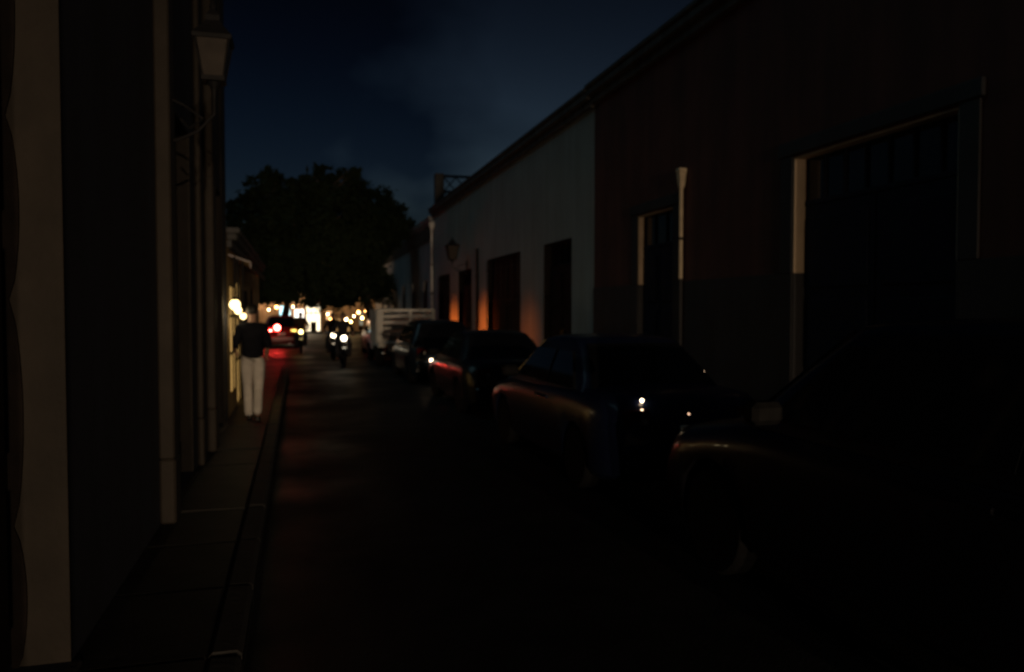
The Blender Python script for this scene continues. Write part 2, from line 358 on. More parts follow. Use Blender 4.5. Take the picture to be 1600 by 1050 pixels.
# roof terrace railing at the far end of the pale house
rail = thing('roof_railing', 'dark iron lattice railing standing on the roof edge of the pale house', 'railing', (XR + 0.05, Y_WF - 0.3, HW + 0.05))
rz = 1.5
MB().cham((-0.02, -0.2, 0), (0.38, 0.2, rz + 0.06), 0.02).build('corner_post', CORN, rail)
for x in (1.55, 2.7): MB().cham((x, -0.05, 0), (x + 0.1, 0.05, rz), 0.01).build('post', IRON, rail)
for z in (0.12, 0.72, rz - 0.08): MB().cham((0.38, -0.04, z), (2.7, 0.04, z + 0.11), 0.008).build('rail', IRON, rail)
for i in range(4):
    x0 = 0.4 + i * 0.575
    for z0, z1 in ((0.19, 0.72), (0.79, rz - 0.08)):
        MB().tube([(x0, 0.012, z0), (x0 + 0.56, 0.012, z1)], 0.028, 6).build('lattice_bar', IRON, rail)
        MB().tube([(x0, -0.012, z1), (x0 + 0.56, -0.012, z0)], 0.028, 6).build('lattice_bar', IRON, rail)
    MB().lathe([(0.10, -0.012), (0.13, -0.012), (0.13, 0.012), (0.10, 0.012)], 14, Matrix.Translation((x0 + 0.28, 0, 0.45)) @ Matrix.Rotation(R(90), 4, 'X')).build('ring', IRON, rail)

# white drainpipe at the corner of the pale house
dp = thing('drainpipe', 'slender white drainpipe at the far corner of the pale house', 'drainpipe', RF.P(Y_WF - 0.22, 0.10, SW))
MB().tube([(0, 0, 0), (0, 0, 5.3)], 0.055, 10).build('pipe', WHITEPIPE, dp, True)
MB().loft([[(x*r, y*r, z) for x, y in ((-1,-1),(1,-1),(1,1),(-1,1))] for r, z in ((0.06, 5.3), (0.12, 5.48), (0.12, 5.62))]).build('hopper', WHITEPIPE, dp)
for z in (1.0, 2.4, 3.7): MB().lathe([(0.058, -0.03), (0.072, -0.03), (0.072, 0.03), (0.058, 0.03)], 12, Matrix.Translation((0, 0, z))).build('clamp', IRON, dp)

dq = thing('drainpipe', 'thin dark downpipe on the pale wall, just right of the wall lantern', 'drainpipe', RF.P(yr(748), 0.06, SW))
MB().tube([(0, 0, 0), (0, 0, 3.75)], 0.05, 8).build('pipe', IRON, dq, True)
for z in (1.2, 2.8): MB().lathe([(0.052, -0.03), (0.066, -0.03), (0.066, 0.03), (0.052, 0.03)], 12, Matrix.Translation((0, 0, z))).build('clamp', IRON, dq)
lantern('wall_lantern', 'unlit black wall lantern on the pale house between its far openings', RF, yr(730), 3.62, 0.55, 0.42)

# --- dark red house on the right
Y_R0 = -5.0
HR = 6.36
red = thing('red_house', 'dark oxblood house with black dado filling the right side of the street', 'house', (XR, Y_R0, 0))
ops = [(yr(1495), yr(1238), 0.14, 3.66), (yr(1052), yr(997), 0.14, 3.46), (1.2, 3.4, 0.14, 3.6)]
wall(RF, red, Y_R0, Y_RW - 0.004, HR, 0.45, ops, REDWALL); shell(RF, red, Y_R0, Y_RW - 0.004, HR, 0.45, 9, REDWALL)
cornice(RF, red, Y_R0, Y_RW - 0.004, HR, 0.34, 0.2)
for a, b, za, zb in ops:
    dep = 0.155 if a > 5 else 0.2
    if b > 12: dep = 0.10
    lining(RF, red, a, b, za, zb, dep, CREAM, DZ, DADO)
    door(RF, red, a + 0.02, b - 0.02, SW + 0.02, zb - 0.02, -dep + 0.003, BLUEDOOR)
    RF.box(MB(), a, b, -0.3, 0.06, 0.0, SW + 0.018, 0.01).build('doorstep', STONE, red)
    for s0, s1 in ((a - 0.24, a - 0.004), (b + 0.004, b + 0.24)):
        RF.box(MB(), s0, s1, 0.001, 0.03, DZ, zb + 0.02, 0.008).build('door_surround', DADO, red)
    RF.box(MB(), a - 0.28, b + 0.28, 0.001, 0.05, zb + 0.024, zb + 0.2, 0.012).build('door_hood', DADO, red)
cur = Y_R0
for a, b, za, zb in sorted(ops) + [(Y_RW - 0.004, 0, 0, 0)]:
    RF.box(MB(), cur, a - 0.004, 0.001, 0.022, 0.0, DZ - 0.003, 0.004).build('dado', DADO, red); cur = b + 0.004
at_base(red)

# downpipe with its hopper head between the two doors of the red house
yp = yr(1069)
hz = onx(1070, 262, XR - 0.07).z
dr = thing('drainpipe', 'thin pale downpipe with funnel-shaped hopper head on the dark red wall', 'drainpipe', RF.P(yp, 0.07, 0))
MB().tube([(0, 0, DZ + 0.04), (0, 0, hz - 0.3)], 0.032, 10).build('pipe', PIPE, dr, True)
MB().loft([[(x*r, y*r, z) for x, y in ((-1,-1),(1,-1),(1,1),(-1,1))] for r, z in ((0.035, hz - 0.3), (0.045, hz - 0.22), (0.058, hz - 0.06))]).build('funnel', PIPE, dr)
MB().cham((-0.068, -0.068, hz - 0.058), (0.068, 0.068, hz + 0.01), 0.01).build('hopper_rim', PIPE, dr)
MB().tube([(0, 0, SW), (0, 0, DZ + 0.037)], 0.032, 10).build('lower_pipe', DADO, dr, True)
for z in (1.0, 2.9): MB().lathe([(0.034, -0.02), (0.044, -0.02), (0.044, 0.02), (0.034, 0.02)], 12, Matrix.Translation((0, 0, z))).build('clamp', IRON, dr)

# --- far wing on the right, beyond the pale house
Y_WE = 61.9
wing = thing('grey_house', 'distant grey house with toothed cornice beyond the white drainpipe', 'house', (XR, Y_WF, 0))
HG = 6.0
ops = []; y = Y_WF + 1.6
while y < Y_WE - 2: ops.append((y, y + 1.25, 0.14, 3.2)); y += 3.9
wall(RF, wing, Y_WF + 0.004, Y_WE, HG, 0.4, ops, FARWALL); shell(RF, wing, Y_WF + 0.004, Y_WE, HG, 0.4, 8, FARWALL)
cornice(RF, wing, Y_WF + 0.004, Y_WE, HG, 0.3, 0.18, FARWALL)
tooth = RF.box(MB(), 0, 0.28, 0.003, 0.12, HG - 1.05, HG - 0.36, 0.01).mesh('cornice_tooth', CORN)
y = Y_WF + 0.4
while y < Y_WE - 0.5: share(tooth, 'cornice_tooth', wing, (0, y, 0)); y += 0.72
for a, b, za, zb in ops:
    lining(RF, wing, a, b, za, zb, 0.2, FARWALL); door(RF, wing, a + 0.02, b - 0.02, SW + 0.02, zb - 0.02, -0.18, WOOD)
at_base(wing)

# --- tall house on the left, right beside the camera
Y_LE = yl(355)
HL = 8.6
left = thing('tall_house', 'tall dark grey-blue house with pilasters at the left edge, beside the walker', 'house', (XL, -34, 0))
d0 = yl(101)                                             # far jamb of the near doorway
ops = [(d0 - 3.5, d0, 0.14, 3.9), (yl(272), yl(299), 0.14, 3.5), (yl(337), yl(349), 0.14, 3.4)] + [(y, y + 1.4, 0.14, 3.4) for y in (-7, -12, -18, -27)]
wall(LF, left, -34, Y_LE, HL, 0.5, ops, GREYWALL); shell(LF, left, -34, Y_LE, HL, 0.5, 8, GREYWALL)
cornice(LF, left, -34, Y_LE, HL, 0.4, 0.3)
for i, (a, b, za, zb) in enumerate(ops):
    dep = 0.235 if i == 0 else 0.16
    lining(LF, left, a, b, za, zb, dep, STONE)
    door(LF, left, a + 0.02, b - 0.02, SW + 0.02, zb - 0.02, -dep + 0.02 if i else -dep + 0.005, REDDOOR if i in (1, 2) else WOOD)
    LF.box(MB(), a, b, -0.35, 0.05, 0.0, SW + 0.018, 0.01).build('doorstep', STONE, left)
# scalloped wooden trim on the inner edge of the near door jamb
zc = [onx(20, p, XL - 0.21).z for p in (1060, 825, 468, 187, -140)]
poly = []
for z0, z1 in zip(zc, zc[1:]):
    for k in range(10):
        t_ = k / 10; poly.append((XL - 0.212 + 0.047 * math.sin(math.pi * t_) ** 0.6, d0 - 0.022, z0 + (z1 - z0) * t_))
poly.append((XL - 0.212, d0 - 0.022, zc[-1]))
MB().prism([(XL - 0.231, d0 - 0.022, zc[0])] + poly + [(XL - 0.231, d0 - 0.022, zc[-1])], (0, -0.012, 0)).build('scalloped_trim', WOOD, left)
# pilasters
for px, wd, o in ((245, 0.26, 0.11), (306, 0.22, 0.06), (320, 0.32, 0.105), (346, 0.25, 0.02)):
    y = yl(px)
    pl = LF.box(MB(), y, y + wd, 0.002, o, SW + 0.5, 7.2, 0.012).build('pilaster', STONE, left)
    LF.box(MB(), y - 0.004, y + wd + 0.01, 0.002, o + 0.006, SW + 0.002, SW + 0.498, 0.015).build('pilaster_base', STONE, pl)
    LF.box(MB(), y - 0.05, y + wd + 0.05, 0.002, o + 0.06, 7.202, 7.4, 0.02).build('capital', STONE, pl)
at_base(left)
lantern('wall_lantern', 'large unlit wall lantern with pale panes on the tall left house', LF, onx(334, 100, -0.61).y, onx(335, 124, -0.61).z, 0.41, 0.245)
# --- low corner shop on the left
Y_S1 = 22.4; HS = 2.95
shop = thing('corner_shop', 'low yellow corner shop with glowing shopfront beyond the tall left house', 'shop', (XL, Y_LE, 0))
ys = [16.0, 17.4, 18.6, 19.3, 20.9]
ops = [(12.75, 13.8, 0.45, 2.15), (14.1, 15.0, 0.14, 2.25), (15.4, 17.2, 0.45, 2.15), (18.2, 19.2, 0.14, 2.25)]
wall(LF, shop, Y_LE + 0.004, Y_S1, HS, 0.3, ops, YELLOWWALL); shell(LF, shop, Y_LE + 0.004, Y_S1, HS, 0.3, 7, YELLOWWALL); cornice(LF, shop, Y_LE + 0.004, Y_S1, HS, 0.25, 0.15)
SHOPLIGHT = glow('shop_window_light', (1.0, 0.58, 0.17), 0.5)
for a, b, za, zb in ops:
    lining(LF, shop, a, b, za, zb, 0.14, WOOD)
    pn = LF.box(MB(), a + 0.02, b - 0.02, -0.03, -0.012, za, zb - 0.02).build('lit_window' if b < 15.5 else 'dark_window', SHOPLIGHT if b < 15.5 else DARKGLASS, shop)
    n = 3 if b - a > 1.2 else 2
    for i in range(1, n): s = a + (b - a) * i / n; LF.box(MB(), s - 0.02, s + 0.02, -0.011, 0.012, za, zb - 0.022).build('mullion', WOOD, pn)
    for z in (za + (zb - za) * 0.35, za + (zb - za) * 0.7): LF.box(MB(), a + 0.02, b - 0.02, -0.0105, 0.006, z, z + 0.04).build('glazing_bar', WOOD, pn)
for i in range(12):
    s = 12.5 + i * 0.44
    MB().prism([LF.P(s, 0.01, 2.62), LF.P(s, 0.34, 2.50), LF.P(s, 0.34, 2.40), LF.P(s, 0.32, 2.40), LF.P(s, 0.32, 2.48), LF.P(s, 0.01, 2.58)], (0, 0.435, 0)).build('awning_strip', STONE if i % 2 else REDDOOR, shop)
at_base(shop)
WARMW = glow('warm_white_lamp', (1.0, 0.72, 0.30), 4.5)
def globe(name, label, p, r, m, power=0, color=(1, .8, .5), hang=0.3, cat='lamp', up=False):
    t = thing(name, label, cat, p)
    MB().lathe([(0.01, -r), (r*0.55, -r*0.85), (r*0.92, -r*0.4), (r, 0), (r*0.92, r*0.4), (r*0.55, r*0.85), (r*0.3, r)], 18).build('globe', m, t, True)
    sgn = -1 if up else 1
    MB().lathe([(r*0.5, sgn*r*0.85), (r*0.6, sgn*r*1.15), (r*0.2, sgn*r*1.4)], 14).build('collar', IRON, t)
    MB().tube([(0, 0, sgn*r*1.35), (0, 0, sgn*(r + hang))], 0.015, 8).build('stem', IRON, t)
    if power:
        ld = bpy.data.lights.new('bulb', 'POINT'); ld.energy = power; ld.color = color; ld.shadow_soft_size = r * 1.1
        o = bpy.data.objects.new('bulb', ld); col.objects.link(o); o.parent = t; o.location = (0, 0, -r*1.15 if not up else r*1.15)
    return t
for (px, py, X, r, lab) in ((367, 476, -0.84, 0.075, 'brightest globe lamp hanging under the corner shop awning'), (372, 485, -0.84, 0.055, 'small globe lamp added to lengthen the glow between the other two under the shop awning'), (380, 494, -0.82, 0.05, 'globe lamp hanging under the shop awning nearest the walker\'s head')):  # the middle globe is added to stretch the bright glow
    p = onx(px, py, X); globe('globe_lamp', lab, p, r, WARMW, 1.2, hang=max(0.1, 2.50 - p.z - r), cat='lamp', )

# --- house front closing the street
EF = Front('E', 62.0)
xe = lambda px: ony(px, 500, 62).x
end = thing('ochre_house', 'ochre house front with lit doorways closing the far end of the street', 'house', (-2, 62, 0))
def er(px0, py0, px1, py1):
    a, b = ony(px0, py1, 62), ony(px1, py0, 62); return (a.x, b.x, max(SW + 0.01, a.z), b.z)
lits = [((437, 478, 454, 500), glow('cool_white_window', (0.55, 0.92, 1.0), 2.4)),
        ((460, 483, 475, 496), glow('white_window', (1.0, 0.93, 0.82), 2.6)),
        ((479, 475, 500, 517), glow('bright_doorway', (1.0, 0.84, 0.56), 2.4)),
        ((510, 486, 518, 506), glow('amber_window', (1.0, 0.55, 0.24), 1.6)),
        ((526, 498, 532, 518), glow('dim_amber_window', (1.0, 0.55, 0.20), 0.6)),
        ((537, 494, 546, 520), glow('dim_amber_door', (1.0, 0.55, 0.18), 0.5)),
        ((562, 488, 567, 508), glow('dim_pale_window', (0.9, 0.85, 0.6), 0.35))]
ops = [er(*p) for p, m in lits]
ops2 = [(-12.5, -11.2, 0.7, 2.6), (-9.5, -8.3, 0.13, 2.7), (-6.2, -5.0, 0.7, 2.6)]
X1 = 6.4
wall(EF, end, -16, X1, 5.2, 0.4, ops + ops2, OCHRE); shell(EF, end, -16, X1, 5.2, 0.4, 8, OCHRE); cornice(EF, end, -16, X1, 5.2, 0.3, 0.2)
for (a, b, za, zb), (p, m) in zip(ops, lits):
    lining(EF, end, a, b, za, zb, 0.12, OCHRE, t=0.012); pn = EF.box(MB(), a + 0.012, b - 0.012, -0.12, -0.11, za, zb - 0.012).build('lit_window', m, end)
    s = (a + b) / 2
    if zb - za > 1.5:
        for q in (0.34, 0.67): EF.box(MB(), a + (b - a)*q - 0.02, a + (b - a)*q + 0.02, -0.108, -0.06, za, zb - 0.014).build('mullion', WOOD, pn)
        EF.box(MB(), a + 0.012, b - 0.012, -0.107, -0.04, za + 1.35, za + 1.43).build('transom', WOOD, pn)
        EF.box(MB(), a + 0.3, a + 0.75, 0.12, 0.45, SW, SW + 0.75, 0.02).build('counter', WOOD, pn)
    if zb - za < 1.6: EF.box(MB(), s - 0.02, s + 0.02, -0.108, -0.07, za, zb - 0.014).build('mullion', WOOD, pn)
    if za > 0.2: EF.box(MB(), a - 0.06, b + 0.06, 0.001, 0.07, za - 0.08, za - 0.002, 0.01).build('sill', STONE, end)
for a, b, za, zb in ops2:
    lining(EF, end, a, b, za, zb, 0.15, OCHRE); door(EF, end, a + 0.02, b - 0.02, za, zb - 0.02, -0.13, WOOD)
a, b, za, zb = ops[2]
MB().prism([EF.P(a - 0.1, 0.01, zb + 0.35), EF.P(a - 0.1, 0.8, zb + 0.02), EF.P(a - 0.1, 0.8, zb - 0.05), EF.P(a - 0.1, 0.01, zb + 0.28)], (b - a + 0.25, 0, 0)).build('awning', REDDOOR, end)
at_base(end)
p = ony(462, 462, 61.2); lantern('wall_lantern', 'lit wall lantern on the ochre house front, above its white window', EF, p.x, 2.75, 0.7, 0.34, glow('far_lantern_glass', (1, 0.78, 0.5), 6), 260, color=(1, 0.62, 0.36))
p = ony(408, 470, 61.2); lantern('wall_lantern', 'lit wall lantern on the ochre house front behind the walker', EF, p.x, 2.75, 0.7, 0.34, MATS['far_lantern_glass'], 220, color=(1, 0.60, 0.34))
p = ony(540, 470, 61.2); lantern('wall_lantern', 'lit wall lantern on the ochre house front above its dim amber door', EF, p.x, 2.85, 0.7, 0.34, MATS['far_lantern_glass'], 90, color=(1, 0.62, 0.30))

# strings of warm bulbs added to scatter more glow before the far front
def bulbs(label, Y, pts, seed):
    rnd = random.Random(seed); t = thing('added_string_lights', label, 'added string lights', (0, Y, 0)); P = [ony(px, py, Y) - Vector((0, Y, 0)) for px, py in pts]
    MB().tube([tuple(p + Vector((0, 0, 0.1))) for p in P], 0.008, 5).build('cable', IRON, t)
    for i, p in enumerate(P):
        r = rnd.choice((0.06, 0.09, 0.11)); b = MB().lathe([(0.006, -r), (r*.8, -r*.5), (r, 0), (r*.6, r*.7), (r*.3, r)], 12, Matrix.Translation(p)).build('bulb', rnd.choice(BULBS), t, True)
        MB().tube([tuple(p + Vector((0, 0, r*.9))), tuple(p + Vector((0, 0, max(.11, r + .02))))], 0.02, 8).build('socket', IRON, b)
BULBS = [glow('yellow_bulb', (1.0, 0.62, 0.18), 26), glow('amber_bulb', (1.0, 0.45, 0.12), 22), glow('warm_bulb', (1.0, 0.74, 0.36), 26)]
bulbs('added string of warm bulbs scattering glow along the ochre front, left of its bright doorway', 58.0, [(388, 476), (404, 482), (420, 484), (432, 480), (447, 476), (458, 479), (470, 477)], 2)
bulbs('added string of amber bulbs scattering glow along the ochre front, right of its bright doorway', 57.0, [(506, 484), (512, 491), (517, 499), (528, 503), (534, 508), (541, 499), (548, 503), (553, 494), (560, 488), (566, 497), (571, 486)], 4)
# house on the left of the crossing, set back
LF2 = Front('L', -9.0)
cross = thing('set_back_house', 'dark set-back house left of the crossing, behind the trees', 'house', (-9, 30, 0))
ops = [(33, 34.2, 0.13, 2.9), (38, 39.3, 0.8, 2.6), (44, 45.2, 0.13, 2.9), (50, 51.3, 0.8, 2.6)]
wall(LF2, cross, 30, 61.2, 5.0, 0.4, ops, FARWALL); shell(LF2, cross, 30, 61.2, 5.0, 0.4, 8, FARWALL); cornice(LF2, cross, 30, 61.2, 5.0)
for a, b, za, zb in ops: lining(LF2, cross, a, b, za, zb, 0.15, FARWALL); door(LF2, cross, a + .02, b - .02, za, zb - .02, -0.13, WOOD)
at_base(cross)

# ------------------------------------------------------------------ trees
def tree(label, base, h, blobs, leaves, seed, m, lean=(0, 0), rt=0.26, leaf=0.17):
    rnd = random.Random(seed); t = thing('street_tree', label, 'tree', base, group='trees over the street')
    top = Vector((lean[0] * 0.5, lean[1] * 0.5, h * 0.40)); mb = MB()
    mb.tube([(0, 0, -0.1), (0.03, 0.02, 0.5), tuple(top * 0.6), tuple(top)], [rt * 1.35, rt, rt * 0.85, rt * 0.7], 12)
    limb_ends = []
    for bx, by, bz, br in blobs:
        e = Vector((bx, by, bz)); mid = top.lerp(e, 0.5) + Vector((rnd.uniform(-.3, .3), rnd.uniform(-.3, .3), rnd.uniform(-.1, .4)))
        mb.tube([tuple(top * 0.92), tuple(mid), tuple(e)], [rt * 0.5, rt * 0.3, rt * 0.1], 8)
        for k in range(5):
            q = e + Vector((rnd.gauss(0, 1), rnd.gauss(0, 1), rnd.gauss(0, 1))).normalized() * br * 0.8
            mb.tube([tuple(mid.lerp(e, 0.6)), tuple(mid.lerp(q, 0.7)), tuple(q)], [rt * 0.18, rt * 0.1, 0.012], 5)
    mb.build('trunk', BARK, t, True)
    vs, fs = [], []; vol = sum(b[3] ** 2 for b in blobs)
    for bx, by, bz, br in blobs:
        cl = []
        for _ in range(max(10, int(120 * br * br / vol * len(blobs)))):
            d = Vector((rnd.gauss(0, 1), rnd.gauss(0, 1), rnd.gauss(0, 1))).normalized(); rr = br * rnd.uniform(0.35, 1.0) ** 0.5 * rnd.choice((0.9, 1, 1, 1.08, 1.18, 1.28))
            cl.append((Vector((bx, by, bz)) + Vector((d.x, d.y, d.z * 0.85)) * rr, br * rnd.uniform(0.09, 0.19)))
        for _ in range(int(leaves * br * br / vol)):
            c, cr = rnd.choice(cl); p = c + Vector((rnd.gauss(0, 1), rnd.gauss(0, 1), rnd.gauss(0, 1))) * cr * 0.62
            u = Vector((rnd.gauss(0, 1), rnd.gauss(0, 1), rnd.gauss(0, 0.6))).normalized(); v = u.orthogonal().normalized()
            s = leaf * rnd.uniform(0.6, 1.3); o = len(vs)
            vs += [p - u * s, p + v * s * 0.42, p + u * s, p - v * s * 0.42]; fs.append((o, o + 1, o + 2, o + 3))
    me = bpy.data.meshes.new('crown'); me.from_pydata(vs, [], fs); me.materials.append(m)
    o = bpy.data.objects.new('crown', me); col.objects.link(o); o.parent = t
    return t
def blobs_from_px(base, D, lst):
    out = []
    for px, py, r in lst:
        p = ony(px, py, D); out.append((p.x - base[0], p.y - base[1] + random.uniform(-0.8, 0.8), p.z - base[2], r * D / F))
    return out
b1 = (-3.0, 33.0, 0.0)
tree('broad dark street tree with rounded crown behind the walker, left of the street', b1, 7.6,
     blobs_from_px(b1, 33, [(398, 350, 40), (428, 312, 38), (396, 415, 44), (455, 360, 58), (490, 312, 40), (520, 345, 54), (470, 425, 52), (540, 410, 52), (426, 278, 13), (505, 272, 14), (420, 440, 36), (376, 380, 24), (372, 325, 15), (380, 440, 24), (548, 278, 14), (465, 290, 16)]), 24000, 11, LEAF, (2.2, 0))
b2 = (4.0, 41.0, 0.0)
tree('dark street tree rising behind the stake truck, right of the street', b2, 9.0,
     blobs_from_px(b2, 41, [(540, 300, 34), (580, 318, 36), (600, 345, 40), (560, 370, 52), (615, 350, 30), (545, 430, 45), (520, 445, 40), (610, 360, 22)]), 18000, 12, LEAF2, (-1.5, 0))
b3 = (-1.0, 50.0, SW * 0)
tree('dark street tree half hidden between the two nearer crowns, before the ochre house', b3, 8.0,
     blobs_from_px(b3, 50, [(500, 400, 42), (470, 440, 30), (530, 450, 32), (580, 445, 30), (560, 425, 34), (610, 450, 24), (430, 448, 28)]), 14000, 13, LEAF2, (1.2, 0))

# ------------------------------------------------------------------ cars
def lerp_profile(pts, y):
    for (a, za), (b, zb) in zip(pts, pts[1:]):
        if a <= y <= b:
            t = (y - a) / (b - a); return za + (zb - za) * t
    return pts[0][1] if y < pts[0][0] else pts[-1][1]

def make_wheel(r, w_):
    ty = MB().lathe([(r*0.62, -w_/2), (r*0.93, -w_/2), (r, -w_*0.32), (r, w_*0.32), (r*0.93, w_/2), (r*0.62, w_/2)], 28).mesh('wheel', TYRE, 35)
    rb = MB().lathe([(r*0.60, -w_*0.40), (r*0.63, w_*0.44), (r*0.57, w_*0.44), (r*0.54, w_*0.15), (0.02, w_*0.15)], 24)
    for k in range(5):
        a = 2*math.pi*k/5; c, s = math.cos(a), math.sin(a)
        q = [(r*0.08, -0.035), (r*0.57, -0.022), (r*0.57, 0.022), (r*0.08, 0.035)]
        rb.prism([(x*c - y*s, x*s + y*c, w_*0.16) for x, y in q], (0, 0, w_*0.22))
    rb.lathe([(r*0.14, w_*0.15), (r*0.13, w_*0.42), (0.02, w_*0.44)], 14)
    return ty, rb.mesh('rim', RIM, 35)

def make_car(kind, label, loc, rz, body_mat, group='cars parked along the right kerb', lamps=None):
    """+y is forward, origin on the road under the rear bumper's middle"""
    S = dict(
        sedan=dict(L=4.4, W=1.72, belt=0.93, roof=1.44, top=[(0, .72), (.12, .90), (.25, .97), (.95, 1.0), (3.05, .95), (3.6, .88), (4.2, .76), (4.4, .60)], cab=(.80, 1.45, 2.55, 3.30), wy=(.90, 3.52)),
        hatch=dict(L=3.8, W=1.66, belt=0.92, roof=1.47, top=[(0, .70), (.08, .88), (.2, .96), (2.7, .95), (3.1, .88), (3.6, .76), (3.8, .58)], cab=(.12, .52, 2.15, 2.95), wy=(.62, 3.10)),
        suv=dict(L=4.5, W=1.82, belt=1.08, roof=1.68, top=[(0, .80), (.08, 1.0), (.2, 1.1), (3.1, 1.1), (3.5, 1.05), (4.2, .92), (4.5, .68)], cab=(.12, .42, 2.55, 3.30), wy=(.85, 3.62)))[kind]
    Lc, W, belt, roof = S['L'], S['W'], S['belt'], S['roof']; hw = W / 2; wr = 0.36 if kind == 'suv' else 0.31; sill = 0.24 if kind == 'suv' else 0.19
    t = thing('parked_car', label, 'car', loc, rz, group)
    ys = sorted(set([i * Lc / 26 for i in range(27)] + [wy + wr * 1.17 * k for wy in S['wy'] for k in (-1, -.96, -.8, -.5, 0, .5, .8, .96, 1)] + [0.03, 0.1, Lc - 0.1, Lc - 0.03]))
    rings = []
    for y in ys:
        e = min(y, Lc - y); w_ = hw * (1 - 0.16 * max(0, 1 - e / 0.45) ** 2); zt = lerp_profile(S['top'], y)
        zb = sill + 0.12 * max(0, 1 - e / 0.25)
        for wy in S['wy']:
            d = (wr * 1.15) ** 2 - (y - wy) ** 2
            if d > 0: zb = max(zb, wr + math.sqrt(d))
        zb = min(zb, zt - 0.1); half = [(0, zt + 0.02), (w_*.6, zt + 0.012), (w_*.86, zt - 0.02), (w_*.96, zt - .09), (w_, zt - .22), (w_*.995, (zt + sill) / 2), (w_*.97, sill + .08), (w_*.90, sill), (0, sill)]
        half = [(x, max(z, zb)) for x, z in half]
        rings.append([(x, y, z) for x, z in half] + [(-x, y, z) for x, z in half[-2:0:-1]])
    MB().loft(rings).build('body', body_mat, t, 50)
    MB().box((-hw*.66, .25, sill - .02), (hw*.66, Lc - .25, belt - .2)).build('underbody', BLACKPL, t)
    # greenhouse
    r0, r1, f1, f0 = S['cab']; sx = lambda z: (hw * .93) + (hw * .70 - hw * .93) * (z - belt) / (roof - belt)
    def zr(y):
        if y < r1: return belt + (roof - belt) * max(0, (y - r0) / (r1 - r0)) ** .85
        if y > f1: return belt + (roof - belt) * max(0, (f0 - y) / (f0 - f1)) ** .85
        return roof + 0.035 * math.sin(math.pi * (y - r1) / (f1 - r1))
    rings = []
    for y in [r0, r0 + (r1-r0)*.25, r0 + (r1-r0)*.5, r0 + (r1-r0)*.8, r1, r1 + .15, (r1+f1)/2, f1 - .15, f1, f1 + (f0-f1)*.2, f1 + (f0-f1)*.5, f1 + (f0-f1)*.75, f0]:
        z = zr(y); x = sx(min(z, roof)); h = [(0, z + .02), (x*.7, z + .01), (x*.93, z - .02), (x, max(belt - .02, z - .08)), (sx(belt), belt - .04), (0, belt - .05)]
        rings.append([(a, y, b) for a, b in h] + [(-a, y, b) for a, b in h[-2:0:-1]])
    MB().loft(rings).build('cabin', body_mat, t, 45)
    g = belt + .035; h = roof - .12; ym = (r1 + f1) / 2 - .1
    fy = lambda z: f0 - (f0 - f1) * (max(0, (z - belt)) / (roof - belt)) ** 1.18
    ry = lambda z: r0 + (r1 - r0) * (max(0, (z - belt)) / (roof - belt)) ** 1.18
    for s in (-1, 1):
        for poly in ([(ry(g) + .22, g), (ym - .04, g), (ym - .04, h), (ry(h) + .16, h)], [(ym + .04, g), (fy(g) - .22, g), (fy(h) - .16, h), (ym + .04, h)]):
            MB().prism([(s * (sx(z) + .007), y, z) for y, z in poly], (-s * .03, 0, 0)).build('side_window', DARKGLASS, t)
        for y in (ym - .12, ym + .15): MB().cham((s*(hw*.99 - .01), y - .09, belt - .13), (s*(hw*.99 + .022), y + .07, belt - .10), .008).build('door_handle', body_mat, t)
        mr = MB().cham((s*(hw*.95), fy(g) - .42, belt + .02), (s*(hw*.95 + .2), fy(g) - .28, belt + .15), .03).build('mirror', BLACKPL, t)
        ly = ((0.012, 0.10) if kind != 'suv' else (0.012, .10))
        lz = (.66, .86) if kind != 'suv' else (.82, 1.10)
        tl = MB().loft([[(s*x, y, z) for x, y, z in ((hw*.50, .005, lz[0]), (hw*.80, .02, lz[0]), (hw*.80, .03, lz[1]), (hw*.52, .045, lz[1]))], [(s*x, y, z) for x, y, z in ((hw*.50, .16, lz[0]), (hw*.80, .2, lz[0]), (hw*.80, .2, lz[1]), (hw*.52, .2, lz[1]))]]).build('tail_light', REDLENS, t)
        MB().prism([(s*hw*.55, .0 + .004, lz[0] + .05), (s*hw*.62, .006, lz[0] + .05), (s*hw*.62, .014, lz[0] + .12), (s*hw*.55, .014, lz[0] + .12)], (0, .03, 0)).build('reverse_lamp', CLEARLENS, tl)
        MB().loft([[(s*x, Lc - y, z) for x, y, z in ((hw*.48, .012, .60), (hw*.80, .04, .60), (hw*.82, .10, .74), (hw*.5, .05, .72))], [(s*x, Lc - .3, z) for x, z in ((hw*.48, .60), (hw*.80, .60), (hw*.82, .74), (hw*.5, .72))]]).build('headlight', CLEARLENS, t)
    def pane(name, y_at, sgn, k):
        a, b = belt + .04, roof - .06
        q = [(-sx(a) + k, y_at(a), a), (sx(a) - k, y_at(a), a), (sx(b) - k, y_at(b), b), (-sx(b) + k, y_at(b), b)]
        MB().prism([(x, y + sgn * .022, z + .022) for x, y, z in q], (0, -sgn * .03, -.03)).build(name, DARKGLASS, t)
    pane('rear_window', ry, -1, .10); pane('windshield', fy, 1, .08)
    MB().cham((-hw*.84, -.05, .34), (hw*.84, .12, .56), .05).build('rear_bumper', body_mat, t)
    MB().cham((-hw*.84, Lc - .12, .32), (hw*.84, Lc + .05, .54), .05).build('front_bumper', body_mat, t)
    MB().cham((-.45, Lc - .03, .58), (.45, Lc + .02, .68), .01).build('grille', BLACKPL, t)
    MB().cham((-.17, -.062, .60 if kind != 'suv' else .72), (.17, -.0, .72 if kind != 'suv' else .84), .006).build('number_plate', PLATE, t)
    MB().tube([(hw*.45, -.04, .22), (hw*.45, .3, .24)], .03, 8).build('exhaust', CHROME, t)
    ty, rm = make_wheel(wr, .2)
